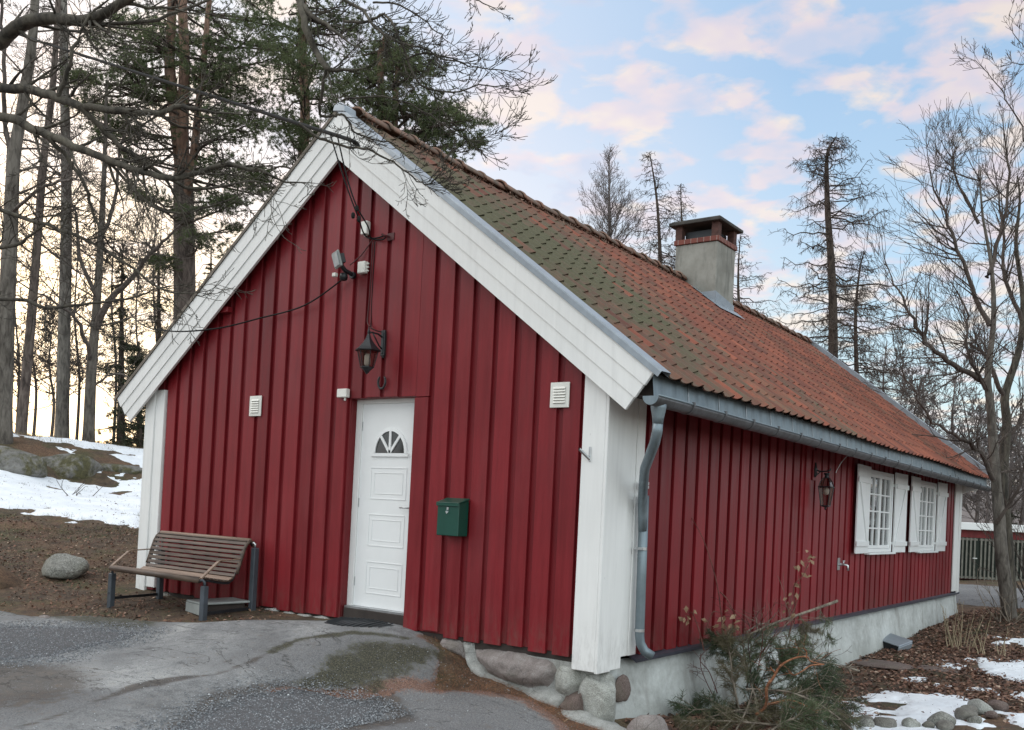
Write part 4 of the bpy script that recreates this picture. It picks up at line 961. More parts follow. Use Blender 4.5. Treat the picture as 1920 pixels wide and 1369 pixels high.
# rocks of the ledge on the knoll
LEDGE = [((-17.3,3.3,1.50),(1.3,.6,.42),.75),((-17.2,4.9,1.45),(1.0,.55,.40),.9),((-16.9,6.15,1.42),(1.1,.5,.34),1.1),((-18.0,2.6,1.5),(1.0,.7,.35),.7),((-17.0,7.6,1.55),(1.2,.7,.35),1.0)]
for i, (c, s, a) in enumerate(LEDGE):
    o = rock('ledge_rock', (c[0], c[1], c[2]-.1), s, M['ledge'], seed=60+i, sub=4, amp=.5, rz=a)
    tag(o, ['mossy ledge rock half buried in the snowy slope far left', 'grey lichened ledge rock in the middle of the snowy slope', 'low mossy ledge rock nearest the white corner post', 'broad mossy rock at the left frame edge above the snow', 'flat grassy rock at the hilltop behind the white corner post'][i], 'rock', 'rocks along the snowy knoll')
o = rock('boulder', (-7.64, -.28, .0), (.30, .21, .18), M['boulder'], seed=76, sub=5, amp=.4, rz=.5); tag(o, 'rounded grey boulder lying in dead leaves left of the bench', 'boulder')
o = rock('boulder', (.50, .02, -.70), (.19, .17, .23), M['granite'], seed=78, sub=4, amp=.25, rz=.9); tag(o, 'pinkish granite boulder at the near foundation corner', 'boulder')
o = rock('earth_mound', (-8.3, -1.35, -.25), (.95, .62, .55), M['floor'], seed=79, sub=4, amp=.3, rz=.6); tag(o, 'grassy earth mound at the left edge beside the grey boulder', 'mound')
CB = [(1.55,2.78,.10,'M'),(1.93,3.30,.13,'M'),(2.06,3.78,.115,'M'),(2.10,4.30,.12,'M'),(2.22,4.55,.10,'M'),(2.02,3.05,.085,'M'),(2.16,3.65,.07,'M'),(2.02,4.12,.085,'M'),(1.74,2.95,.09,'M'),(2.24,4.05,.06,'M'),(1.32,2.95,.07,'M'),(1.42,2.62,.08,'M'),(1.88,3.02,.06,'M')]
cbl = ['small brown cobble low in the snow near the pine boughs','largest pale cobble with a ridge in the snow','dark round cobble right of the pale ridged one','flat cobble at the back of the row in snow','grey cobble at the far end of the row','low flat cobble in front of the dark round one','little cobble between two larger stones','pale flat cobble behind the dark round one','brown cobble left of the pale ridged one','smallest pebble beside the driveway gravel','little cobble half sunk in snow by the boughs','rounded cobble cut by the bottom frame edge','tiny cobble touching the pale ridged one']
for i, (x, y, s, _) in enumerate(CB):
    o = rock('cobble', (x, y, gz(x, y)+s*.35+.02), (s*1.15, s*.95, s*.7), M[('cobble', 'boulder', 'cobble', 'corner', 'brownstone')[i % 5]], seed=90+i, sub=3, amp=.12, rz=i); tag(o, cbl[i], 'cobble', 'cobbles in the snow')
for i, (x, y, s, lb) in enumerate([(-5.62,-1.55,.05,'flat orange stone lying on the edge of the pavement'),(.62,.35,.05,'small pebble beside the pink boulder'),(.42,-.28,.055,'small stone in front of the foundation corner'),(.30,-.26,.04,'smallest stone in front of the foundation corner')]):
    o = rock('stone', (x, y, gz(x, y)+s*.3), (s*1.6, s, s*.5), M['granite'] if i == 0 else M['cobble'], seed=120+i, sub=2, amp=.2, rz=i); tag(o, lb, 'stone')
o = rock('paving_slab', (.34, 6.85, gz(.34, 6.85)+.01), (.52, .42, .035), M['brownstone'], seed=131, sub=3, amp=.3); tag(o, 'flat brown stone slab lying in the leaves by the plinth', 'slab')
o = rock('paving_slab', (1.05, 7.15, gz(1.05, 7.15)-.005), (.36, .25, .03), M['brownstone'], seed=132, sub=3, amp=.3); tag(o, 'second stone slab half covered by leaves near the snow', 'slab')

# ---- loose gravel, leaf litter, needles, small stones: countless, one object each
def scatter(name, mat, n, polys, size, kindf, seed, edge=.1, tone=None, lift=0., dens=None):
    r = np.random.default_rng(seed); P = [np.array(p) for p in polys]; lo = np.min([p.min(0) for p in P], 0); hi = np.max([p.max(0) for p in P], 0)
    x = r.uniform(lo[0], hi[0], n*3); y = r.uniform(lo[1], hi[1], n*3)
    s = np.max([inpoly(x, y, p) for p in polys], 0)
    ok = s > -edge*r.random(n*3)
    if dens is not None: ok &= r.random(n*3) < dens(x, y)
    x, y = x[ok][:n], y[ok][:n]; n = len(x); z = hb(x, y)+lift; C_ = np.stack([x, y, z], -1); sz = size[0]+(size[1]-size[0])*r.random(n)**1.6
    tb = TB(); tn = r.random(n) if tone is None else tone(x, y, r)
    if kindf == 'stone':
        D_ = np.array([(1,0,0),(-1,0,0),(0,1,0),(0,-1,0),(0,0,.75),(0,0,-.6)], float)
        V = C_[:, None]+D_[None]*sz[:, None, None]*(1+.7*(r.random((n, 6, 1))-.5)); a = r.uniform(0, 6.28, n); ca, sa = np.cos(a)[:, None], np.sin(a)[:, None]
        d = V-C_[:, None]; V = np.stack([C_[:, None, 0]+d[..., 0]*ca-d[..., 1]*sa, C_[:, None, 1]+d[..., 0]*sa+d[..., 1]*ca, V[..., 2]+sz[:, None]*.3], -1)
        f = [(0,2,4),(2,1,4),(1,3,4),(3,0,4)]
        for q in f: tb.tris(V[:, q[0]], V[:, q[1]], V[:, q[2]])
        tv = np.tile(np.repeat(tn, 3), 4)
    elif kindf == 'leaf':
        a = r.uniform(0, 6.28, n); nrm = r.normal(0, .38, (n, 3)); nrm[:, 2] += 1; nrm /= np.linalg.norm(nrm, axis=1)[:, None]
        u = np.stack([np.cos(a), np.sin(a), 0*a], -1); u -= nrm*(u*nrm).sum(1)[:, None]; u /= np.linalg.norm(u, axis=1)[:, None]; v = np.cross(nrm, u)
        c = C_+nrm*0+np.array([0, 0, 1])*(sz*.3)[:, None]; S = sz[:, None]
        k1 = c-u*S; k2 = c+v*S*.55+nrm*S*.3; k3 = c+u*S; k4 = c-v*S*.5+nrm*S*.25
        tb.tris(k1, k4, k2); tb.tris(k4, k3, k2); tv = np.tile(np.repeat(tn, 3), 2)
    else:   # needle / blade
        d = r.normal(0, 1, (n, 3)); d[:, 2] = np.abs(d[:, 2])*kindf; d /= np.linalg.norm(d, axis=1)[:, None]; sd = np.cross(d, [0, 0, 1.]); sd /= np.linalg.norm(sd, axis=1)[:, None]+1e-6
        c = C_+np.array([0, 0, .004]); tb.tris(c-sd*sz[:, None]*.035, c+sd*sz[:, None]*.035, c+d*sz[:, None]); tv = np.repeat(tn, 3)
    me = tb.mesh(name); a = me.attributes.new('tone', 'FLOAT', 'POINT'); a.data.foreach_set('value', tv.astype(np.float32))
    o = link(name, me, mat); tag(o, kind='stuff'); return o
GL = [(-7.2,-3.2),(-5.6,-2.3),(-5.3,-1.85),(-4.6,-1.5),(-4.0,-1.45),(-3.75,-1.75),(-3.78,-2.1),(-3.6,-2.45),(-4.0,-3.0),(-5.4,-4.2)]
GR_ = [(-1.9,-2.0),(-1.78,-1.6),(-1.5,-1.35),(-1.2,-1.1),(-.95,-1.25),(-.85,-1.8),(-.9,-2.6),(-1.5,-3.0),(-1.75,-2.5)]
overlay('gravel_bed', M['gravel_bed'], [GL, GR_], -7.5, -.5, -4.5, -.8, .035, .022, .22, .16, 3, 40, kind='structure', dip=.05)
scatter('gravel', M['gravel'], 42000, [GL, GR_], (.0035, .0095), 'stone', 41, .30, lift=.022, tone=lambda x, y, r: np.clip(r.normal(.33, .22, len(x)), 0, 1))
scatter('grit', M['gravel'], 5200, [[(-4.5,-3.6),(-3.4,-.9),(-1.6,-.1),(-.2,-.1),(.5,-.8),(1.2,-2.4),(-1,-3.6)]], (.002, .0062), 'stone', 42, .1, tone=lambda x, y, r: .25+.7*r.random(len(x)), lift=.016)
scatter('snow_debris', M['litter'], 1500, SR+[SL], (.008, .026), 'leaf', 50, .1, lambda x, y, r: .5*r.random(len(x)), .05)
ITL = lambda x, y, r: np.clip(r.normal(.45, .28, len(x)), 0, 1)
ALR = [(-.05,2.2),(.0,13.3),(.6,14.0),(2.5,13.8),(4.5,13),(4.5,1.5),(1.2,.6)]
def snowfree(x, y): return np.where(np.max([inpoly(x, y, p) for p in SR], 0)+.05 > .28, .05, 1.0)
scatter('leaf_litter', M['litter'], 42000, [ALR], (.014, .042), 'leaf', 43, .2, ITL, .004, lambda x, y: snowfree(x, y)*(.35+.65*np.clip(pnoise(x, y, 5, 3, 1.2)*3+.6, 0, 1)))
scatter('leaf_litter', M['litter'], 9500, [[(-10.5,-2.4),(-6.2,-1.45),(-4.1,-.9),(-3.4,-.45),(-3.8,-.02),(-6.3,-.02),(-6.5,2),(-9.5,3),(-12,1)]], (.008, .028), 'leaf', 44, .2, ITL, .003, lambda x, y: .1+.9*np.clip(pnoise(x, y, 6, 3, 1.1)*3+.5, 0, 1))
scatter('leaf_litter', M['litter'], 5000, [[(.15,.3),(.1,4.8),(1.3,3.4),(1.4,1.2)]], (.018, .05), 'leaf', 45, .2, ITL, .004)
scatter('fallen_needles', M['orange_twig'], 9000, [[(-1.55,-1.3),(-1.35,-.8),(-1.30,-.2),(-1.75,.02),(-1.2,.03),(-.3,-.02),(.25,-.2),(.2,-.45),(-.3,-.3),(-.8,-.4),(-1.1,-.65),(-1.25,-1.1)]], (.02, .05), .25, 46, .05, lift=.006)
scatter('dead_grass', M['dead_grass'], 26000, [[(.05,9.5),(.1,13.3),(.6,14.0),(2.5,13.8),(4,13),(4,9)], [(-12,-.5),(-9,3),(-6.5,3),(-6.5,.2),(-8.2,-.6)], [(-13,0),(-16,2.5),(-12,4),(-9,3),(-9,0)], [(-7,-1.3),(-6,-1.4),(-4.6,-1.0),(-5.5,-.9)]], (.03, .10), .5, 47, .3)
scatter('moss_tufts', M['moss'], 12000, [[(-10.5,-2.4),(-6.2,-1.45),(-5.0,-1.1),(-6.5,-.2),(-9.5,3),(-12,1)]], (.010, .03), 1.0, 53, .2, dens=lambda x, y: np.clip(pnoise(x, y, 18, 3, 1.3)*6, 0, 1))
scatter('moss_tufts', M['moss'], 14000, [[(-1.95,-1.25),(-1.85,-.8),(-1.65,-.25),(-1.4,-.15),(-1.42,-.7),(-1.6,-1.3)], [(-4.1,-.5),(-3.3,-.28),(-2.95,-.1),(-3.4,-.1),(-4.0,-.25)]], (.008, .022), 1.2, 48, .12, lift=.004, dens=lambda x, y: np.clip(pnoise(x, y, 7, 3, 5)*4+.55, 0, 1))
scatter('hill_grass', M['moss'], 9000, [[(-17.5,0),(-17,3.5),(-13,6),(-10,4),(-9.5,1.5),(-12,-.5)]], (.04, .12), .6, 51, .3, dens=lambda x, y: np.clip(pnoise(x, y, 17, 3, .9)*5, 0, 1))
scatter('hill_grass', M['dead_grass'], 12000, [[(-18.6,3),(-17.8,9),(-20,10),(-24,7),(-22,2)]], (.05, .16), .7, 49, .3)

# ================================================================== THINGS ON AND BY THE HOUSE
# ---- bench
BX, BY, BZ = -4.93, -.45, -.225
def bp(x, y, z): return (BX+x, BY+y, BZ+z)
bench = empty('park_bench', (BX, BY, BZ)); tag(bench, 'brown slatted bench with grey metal posts against the red gable', 'bench')
prof = [(-.335, .385), (-.335, .405), (-.322, .418), (-.27, .412), (-.2, .40), (-.12, .385), (-.04, .372), (.03, .372), (.075, .40), (.105, .45), (.125, .51), (.143, .575), (.163, .64), (.185, .705), (.212, .758), (.25, .786), (.285, .78), (.305, .75)]
PR = [Vector((0, a, b)) for a, b in prof]; cum = [0]
for a, b in zip(PR[:-1], PR[1:]): cum.append(cum[-1]+(b-a).length)
def along(s):
    s = max(0, min(s, cum[-1]-1e-6))
    for i in range(len(cum)-1):
        if cum[i+1] > s: t = (s-cum[i])/(cum[i+1]-cum[i]); return PR[i].lerp(PR[i+1], t), (PR[i+1]-PR[i]).normalized()
HL = .79
ms, mbk = MB(), MB(); s = .05; i = 0; sw = .036
while s < cum[-1]-.05:
    p, t = along(s+sw/2); nrm = Vector((0, -t.z, t.y)); mm_ = ms if p.z < .39 and p.y < .05 else mbk
    c = [p-t*sw/2-nrm*.009, p+t*sw/2-nrm*.009, p+t*sw/2+nrm*.009, p-t*sw/2+nrm*.009]
    mm_.prism([bp(-HL, q.y, q.z) for q in c], (2*HL, 0, 0)); s += sw+(.006 if mm_ is ms else .014); i += 1
ms.build('seat', M['bench'], bench, bevel=.003); mbk.build('backrest', M['bench'], bench, bevel=.003)
m = MB(); m.tube([bp(-HL, -.335, .392), bp(HL, -.335, .392)], .031, 12); m.build('front_rail', M['bench'], bench, smooth=True)
m = MB(); m.prism([bp(-HL-.005, -.35, .405), bp(-HL-.005, -.315, .424), bp(-HL-.005, -.285, .422), bp(-HL-.005, -.32, .40)], (2*HL+.01, 0, 0)); m.build('front_slat', M['bench_l'], bench, bevel=.003)
p, t = along(cum[-1]-.035)
m = MB(); m.tube([bp(-HL, .262, .79), bp(HL, .262, .79)], .022, 10); m.build('top_slat', M['bench_l'], bench, smooth=True)
m = MB(); m.prism([bp(-HL, .01, .380), bp(-HL, .045, .386), bp(-HL, .075, .408), bp(-HL, .055, .408)], (2*HL, 0, 0)); m.build('bend_slat', M['bench_l'], bench, bevel=.003)
for sx_ in (-1, 1):
    m = MB(); x_ = sx_*(HL+.012)
    m.tube([bp(x_, a, b-.005) for a, b in prof[9:]]+[bp(x_, .30, .72)], .017, 8); m.build('end_rail', M['bench'], bench, smooth=True)
    m = MB(); x2 = sx_*(HL-.02); m.tube([bp(x2, a, b-.022) for a, b in prof[1:]], .012, 6); m.build('frame', M['black'], bench, smooth=True)
    m = MB(); m.beam(bp(x_, -.33, .41), bp(x_, -.13, .575), .038, .018, (0, 0, 1)); m.tube([bp(x_, -.13, .575), bp(x_, -.09, .588), bp(x_, .0, .59), bp(x_*1.0, .15, .60)], .008, 6)
    m.build('armrest', M['bench_l'], bench, bevel=.003)
    # legs down to the sloping ground
    for (yy, ztop, nm) in ((-.30, .335, 'f'), (.30, .715, 'b')):
        xx = sx_*(HL+.04) if sx_ > 0 else sx_*(HL+.03); zb = gz(BX+xx, BY+yy)-BZ-.03
        if nm == 'b' and sx_ < 0: ztop = .60
        m = MB(); m.box(BX+xx-.032, BX+xx+.032, BY+yy-.03, BY+yy+.03, BZ+zb, BZ+ztop); lg = m.build('leg', M['slate_metal'], bench, bevel=.006)
        if nm == 'f':
            m = MB(); m.tube([bp(xx, yy, ztop), bp(xx, yy-.0, ztop+.035), bp(xx-.01*sx_, yy-.02, ztop+.06), bp(xx-.03*sx_, yy-.035, ztop+.055)], .014, 8)
            if sx_ < 0: m.lathe([(.009, 0), (.009, .006)], bp(xx, yy-.031, .12), 10, 'y')
        else:
            m = MB(); m.tube([bp(xx, yy, ztop), bp(xx, yy, ztop+.035), bp(xx-.01*sx_, yy-.01, .765), bp(xx-.04*sx_, yy-.03, .765)], .014, 8)
        m.build('connector', M['steel'] if nm == 'b' else M['slate_metal'], lg, smooth=True)
    m = MB(); m.beam(bp(sx_*(HL+.03), -.30, .06), bp(sx_*(HL+.03), .30, .08), .008, .03); m.build('leg_brace', M['black'], bench)
# ---- hatch box under the bench
m = MB(); z_ = gz(-4.4, -.35)
e1 = empty('utility_box', (-4.42, -.3, z_)); tag(e1, 'low grey utility box with sloping lid under the bench', 'box')
m.prism([(-4.66, -.50, z_-.03), (-4.27, -.62, z_-.03), (-4.27, -.62, z_+.085), (-4.66, -.50, z_+.075)], (.12, .42, .012)); m.build('base', M['dark_wood'], e1, bevel=.006)
m = MB(); m.prism([(-4.70, -.53, z_+.078), (-4.25, -.66, z_+.088), (-4.10, -.17, z_+.105), (-4.55, -.05, z_+.095)], (0, 0, .022)); m.build('lid', M['box_grey'], e1, bevel=.006)
m = MB(); m.prism([(-4.70, -.535, z_-.02), (-4.252, -.665, z_-.02), (-4.252, -.665, z_+.088), (-4.70, -.535, z_+.078)], (.002, .008, 0)); m.build('front_panel', M['box_grey'], e1, bevel=.003)
# ---- grey cast box by the plinth at the far side
z_ = gz(.15, 8.4)
e1 = empty('plinth_hatch', (.12, 8.4, z_)); tag(e1, 'small silver metal hatch box leaning at the foot of the plinth', 'box')
Mx = Matrix.Translation((.15, 8.35, z_+.06)) @ Euler((R_(6), R_(12), R_(-8))).to_matrix().to_4x4()
m = MB(); m.box(-.16, .20, -.22, .22, -.07, .05, Mx); m.build('box_body', M['black'], e1, bevel=.008)
m = MB(); m.box(-.18, .22, -.24, .24, .052, .075, Mx); m.box(.202, .222, -.24, .24, -.08, .05, Mx); m.build('box_lid', M['flash'], e1, bevel=.01)
# ---- doormat
z_ = -.122
mat_ = MB(); n = 24; c0 = (-2.50, -.06)
pts = [(c0[0]+math.cos(math.pi+math.pi*i/n)*.40, c0[1]+math.sin(math.pi+math.pi*i/n)*.44, 0) for i in range(n+1)]
zt_ = [max(gz(p[0], p[1]), -.5)+.012 for p in pts]; ctr = (c0[0], c0[1], gz(*c0)+.035)
vs = [(p[0], p[1], z) for p, z in zip(pts, zt_)]+[ctr]+[(c0[0]+(p[0]-c0[0])*.55, c0[1]+(p[1]-c0[1])*.55, gz(c0[0]+(p[0]-c0[0])*.55, c0[1]+(p[1]-c0[1])*.55)+.03) for p in pts]
mat_.add(vs, [(i, i+1, n+3+i, n+2+i) for i in range(n)]+[(n+2+i, n+3+i, n+1) for i in range(n)])
om = mat_.build('doormat', M['rubber']); s_ = om.modifiers.new('s', 'SOLIDIFY'); s_.thickness = .012; s_.offset = -1
tag(om, 'black half-round ribbed rubber mat in front of the white door', 'doormat')
m = MB()
for i in range(1, 13):
    x_ = c0[0]-.40+.80*i/13; hw = math.sqrt(max(0, .40**2-(x_-c0[0])**2))/.40*.42
    m.tube([(x_, c0[1]-hw*q, max(gz(x_, c0[1]-hw*q)+.022+.016*(1-q), -.5)) for q in (0.02, .35, .65, .88)], .0055, 5)
m.build('rib', M['rubber'], om)
# ---- mailbox
mb = empty('mailbox', (-1.475, 0, .765)); tag(mb, 'dark green metal letter box hung on the red boards right of the door', 'mailbox')
x0, x1 = -1.605, -1.355
m = MB(); m.prism([(x0, -.165, .765), (x0, -.028, .765), (x0, -.028, 1.085), (x0, -.165, 1.055)], (x1-x0, 0, 0)); m.build('body', M['green'], mb, bevel=.006)
m = MB(); m.prism([(x0-.008, -.178, 1.052), (x0-.008, -.178, 1.060), (x0-.008, -.03, 1.104), (x0-.008, -.026, 1.09)], (x1-x0+.016, 0, 0)); m.prism([(x0-.006, -.178, 1.028), (x0-.006, -.172, 1.028), (x0-.006, -.172, 1.052), (x0-.006, -.178, 1.052)], (x1-x0+.012, 0, 0)); m.build('lid', M['green'], mb, bevel=.002)
m = MB(); m.box(-1.490, -1.470, -.172, -.167, .995, 1.018); m.tube([(-1.49, -.176, .985), (-1.487, -.180, .972), (-1.48, -.184, .962), (-1.47, -.182, .97), (-1.47, -.176, .985)], .003, 6); m.build('latch', M['steel'], mb)
# ---- lanterns
def lantern_glass(m, c, rb, rt, z0, z1, n): m.lathe([(rb, z0), (rt, z1)], c, n)
la = empty('wall_lantern', (-2.5, -.03, 2.56)); tag(la, 'black hexagonal lantern on a bracket above the white door', 'wall lantern')
LC = (-2.50, -.245, 0)
m = MB(); m.box(-2.525, -2.475, -.056, -.030, 2.44, 2.69); m.box(-2.512, -2.488, -.064, -.056, 2.46, 2.67); m.lathe([(.012, 0), (.018, .01), (.006, .03)], (-2.5, -.035, 2.42), 8); m.build('backplate', M['black'], la, bevel=.004)
m = MB(); m.tube([(-2.5, -.05, 2.615), (-2.5, -.12, 2.64), (-2.5, -.20, 2.642), (-2.5, -.245, 2.63)], .0085, 8); m.tube([(-2.5, -.05, 2.50), (-2.5, -.10, 2.53), (-2.5, -.15, 2.59), (-2.5, -.19, 2.635)], .007, 8); m.build('arm', M['black'], la, smooth=True)
m = MB(); m.lathe([(.125, 2.455), (.128, 2.463), (.095, 2.49), (.055, 2.535), (.028, 2.575), (.020, 2.60), (.012, 2.62), (.016, 2.64), (.008, 2.665), (.004, 2.685)], LC, 6); m.build('lantern_roof', M['black'], la)
m = MB(); lantern_glass(m, LC, .062, .098, 2.305, 2.453, 6); m.build('lantern_glass', M['lamp_glass'], la)
m = MB()
for i in range(6):
    a = 2*math.pi*i/6+math.pi/6; m.tube([(LC[0]+math.cos(a)*.063, LC[1]+math.sin(a)*.063, 2.30), (LC[0]+math.cos(a)*.10, LC[1]+math.sin(a)*.10, 2.456)], .0048, 5)
m.lathe([(.004, 2.235), (.018, 2.25), (.026, 2.262), (.05, 2.285), (.068, 2.298), (.068, 2.306)], LC, 6); m.build('lantern_cage', M['black'], la)
m = MB(); m.lathe([(.016, 2.31), (.03, 2.33), (.03, 2.41), (.02, 2.43)], LC, 14); m.build('bulb', M['bulb'], la, smooth=True)
lb = empty('wall_lantern', (.045, 4.93, 1.63)); tag(lb, 'black four-sided lantern with globe bulb on the long wall left of the windows', 'wall lantern')
LC2 = (.235, 4.80, 0)
m = MB(); m.box(.034, .052, 4.86, 4.98, 1.56, 1.93); o = m.build('mounting_board', M['red'], lb, bevel=.003); set_tone(o, [.2]*len(o.data.vertices))
LC2 = (.20, 4.92, 0)
m = MB(); m.lathe([(.012, -.09), (.030, -.06), (.022, -.02), (.034, 0), (.022, .03), (.012, .09)], (.056, 4.92, 1.69), 10); m.build('backplate', M['black'], lb, smooth=True)
m = MB(); m.tube([(.06, 4.92, 1.69), (.12, 4.92, 1.672), (.19, 4.92, 1.674), (.24, 4.92, 1.69), (.245, 4.92, 1.71)], .009, 7); m.tube([(.06, 4.92, 1.63), (.09, 4.92, 1.64), (.12, 4.92, 1.665)], .006, 6); m.build('arm', M['black'], lb, smooth=True)
m = MB(); m.lathe([(.030, 1.655), (.036, 1.640), (.020, 1.625), (.028, 1.60), (.045, 1.592)], LC2, 8); m.lathe([(.10, 1.478), (.112, 1.482), (.112, 1.488), (.098, 1.492)], LC2, 4)
for i in range(4):
    a = 2*math.pi*i/4+math.pi/4; c_, s_ = math.cos(a), math.sin(a)
    m.tube([(LC2[0]+c_*.098, LC2[1]+s_*.098, 1.488), (LC2[0]+c_*.080, LC2[1]+s_*.080, 1.545), (LC2[0]+c_*.042, LC2[1]+s_*.042, 1.597)], .0052, 5)
    m.tube([(LC2[0]+c_*.060, LC2[1]+s_*.060, 1.255), (LC2[0]+c_*.10, LC2[1]+s_*.10, 1.48)], .0055, 5)
m.lathe([(.004, 1.205), (.015, 1.22), (.010, 1.235), (.040, 1.243), (.066, 1.25), (.066, 1.262)], LC2, 4); m.build('lantern_cage', M['black'], lb)
m = MB(); m.lathe([(.060, 1.262), (.096, 1.478)], LC2, 4); m.lathe([(.094, 1.492), (.076, 1.545), (.040, 1.592)], LC2, 4); m.build('lantern_glass', M['lamp_glass'], lb)
m = MB(); m.lathe([(.010, 1.49), (.022, 1.478), (.036, 1.455), (.040, 1.43), (.034, 1.405), (.02, 1.392), (.004, 1.388)], LC2, 14); m.build('bulb', M['bulb'], lb, smooth=True)
# ---- flood light
fl = empty('floodlight', (-3.02, -.03, 3.30)); tag(fl, 'square flood lamp with black motion sensor high on the gable', 'floodlight')
Mx = Matrix.Translation((-2.975, -.27, 3.375)) @ Vector((-.42, -.85, -.30)).to_track_quat('Z', 'Y').to_matrix().to_4x4()
m = MB(); m.box(-.095, .095, -.078, .078, -.022, .0, Mx); m.build('lamp_head', M['box_grey'], fl, bevel=.006)
m = MB(); m.box(-.08, .08, -.062, .062, .001, .008, Mx); m.build('lens', M['lens'], fl, bevel=.003)
m = MB(); m.box(-.06, .06, -.045, .045, -.075, -.023, Mx); m.tube([(-2.985, -.20, 3.35), (-2.98, -.14, 3.30), (-2.975, -.04, 3.28)], .022, 8); m.lathe([(.035, 0), (.035, .035)], (-2.975, -.02, 3.275), 12, 'y'); m.build('bracket', M['black'], fl, bevel=.003)
m = MB(); m.lathe([(.012, -.05), (.036, -.04), (.042, -.01), (.036, .02), (.015, .03)], (-2.985, -.15, 3.245), 12); m.build('sensor', M['black'], fl, smooth=True)
m = MB(); m.box(-3.065, -3.015, -.235, -.195, 3.225, 3.265); m.build('sensor_eye', M['plastic_w'], fl, bevel=.006)
# ---- junction boxes
def jbox(x, z, w_, h, lab, nub=None):
    m = MB(); m.box(x-w_/2, x+w_/2, -.085, -.030, z-h/2, z+h/2); 
    o = m.build('junction_box', M['plastic_w'], bevel=.006, loc=(x, -.022, z-h/2)); tag(o, lab, 'junction box', 'white boxes on the gable')
    m = MB()
    if nub == 'b': m.lathe([(.012, 0), (.010, -.03)], (x+.02, -.05, z-h/2), 8)
    elif nub == 's':
        for q in (-.035, 0, .035): m.tube([(x+w_/2, -.05, z+q), (x+w_/2+.022, -.05, z+q)], .009, 7)
    else: m.box(x-.012, x+.012, -.06, -.04, z-h/2-.015, z-h/2)
    m.build('cable_gland', M['plastic_w'], o)
jbox(-3.0, 2.095, .135, .085, 'white plastic box at the top left of the doorway', 'b')
jbox(-2.82, 3.33, .10, .115, 'white junction box right of the flood lamp', 's')
jbox(-2.81, 3.72, .085, .13, 'topmost small white box on the gable under the apex')
# ---- horseshoe
m = MB(); c_ = (-2.49, -.048, 2.19); pts = []
for i in range(15):
    a = R_(125-290+ -0+ 290*i/14-0) if False else R_(-90-140+280*i/14)
    pts.append((c_[0]+math.cos(a)*.048, c_[1], c_[2]+math.sin(a)*.066))
m.tube(pts, [.007]+[.011]*13+[.007], 6); o = m.build('horseshoe', M['black'], loc=(c_[0], -.024, c_[2]-.07), smooth=True); tag(o, 'rusty black horseshoe nailed points up over the white door', 'horseshoe')
# ---- flagpole holder on the corner post
m = MB(); m.box(-.105, -.083, -.073, -.065, 1.445, 1.565); o = m.build('flag_holder', M['steel'], bevel=.003, loc=(-.094, -.053, 1.445)); tag(o, 'short angled steel flag holder on the white corner post', 'flag holder')
m = MB(); m.tube([(-.094, -.072, 1.465), (-.145, -.152, 1.54)], .013, 10, cap=False); m.build('socket', M['steel'], o)
# ---- garden tap
tp = empty('garden_tap', (.03, 6.07, .485)); tag(tp, 'chrome outdoor water tap on the long red wall below the windows', 'tap')
m = MB(); m.box(.034, .044, 6.00, 6.09, .44, .60); m.build('tap_plate', M['steel'], tp, bevel=.003)
m = MB(); m.tube([(.03, 6.05, .515), (.12, 6.05, .515), (.15, 6.06, .505), (.155, 6.06, .44)], .017, 8); m.tube([(.10, 6.05, .515), (.10, 6.05, .56)], .009, 6); m.build('spout', M['steel'], tp, smooth=True)
m = MB(); m.tube([(.10, 6.01, .562), (.10, 6.09, .562)], .010, 6); m.build('tap_handle', M['steel'], tp)
# ---- cables
def cable(name, pts, r, mat, lab, cat='cable', sub=8):
    P = [Vector(p) for p in pts]; out = []
    for i in range(len(P)-1):
        p0, p1, p2, p3 = P[max(i-1, 0)], P[i], P[i+1], P[min(i+2, len(P)-1)]
        for j in range(sub):
            t = j/sub; out.append(.5*((2*p1)+(p2-p0)*t+(2*p0-5*p1+4*p2-p3)*t*t+(3*p1-p0-3*p2+p3)*t**3))
    out.append(P[-1]); m = MB(); m.tube(out, r, 6); o = m.build(name, mat, smooth=True, loc=tuple(P[-1])); return tag(o, lab, cat)
A_ = at(655, 262, 8.9)
cable('overhead_cable', [at(-300, -60, 19), at(0, 52, 15.5), at(200, 118, 13), at(400, 181, 11), at(560, 232, 9.6), A_, at(672, 274, 8.95)], .019, M['cable'], 'thick black supply cable running from upper left to the gable apex')
cable('service_wire', [at(618, 248, 9.1), at(640, 320, 9.05), at(658, 372, 9.05), at(672, 408, 9.1), (-2.80, -.06, 3.64), (-2.6, -.05, 3.58), (-2.53, -.05, 3.60)], .007, M['cable'], 'left one of two black wires dropping over the rake to the hook')
cable('service_wire', [at(632, 252, 9.1), at(650, 330, 9.05), at(668, 385, 9.05), at(690, 425, 9.15), (-2.72, -.06, 3.61), (-2.56, -.045, 3.615)], .007, M['cable'], 'right one of two black wires dropping over the rake to the hook')
for i, (px_, py_) in enumerate(((669, 391), (662, 404), (673, 411))):
    p = at(px_, py_, 9.06); m = MB(); m.lathe([(.006, -.03), (.018, -.018), (.02, .0), (.018, .018), (.006, .03)], tuple(p), 8); o = m.build('wire_clamp', M['cable'], loc=tuple(p)); tag(o, ['upper black clamp on the wires below the apex', 'left black clamp on the wires below the apex', 'lowest black clamp on the wires below the apex'][i], 'clamp', 'clamps on the supply wires')
cable('wall_cable', [(-2.72, -.04, 3.58), (-2.73, -.03, 3.3), (-2.735, -.03, 3.0), (-2.74, -.035, 2.8), (-2.60, -.14, 2.72), (-2.52, -.235, 2.69)], .006, M['cable_r'], 'thin painted cable from the hook down to the lantern over the door')
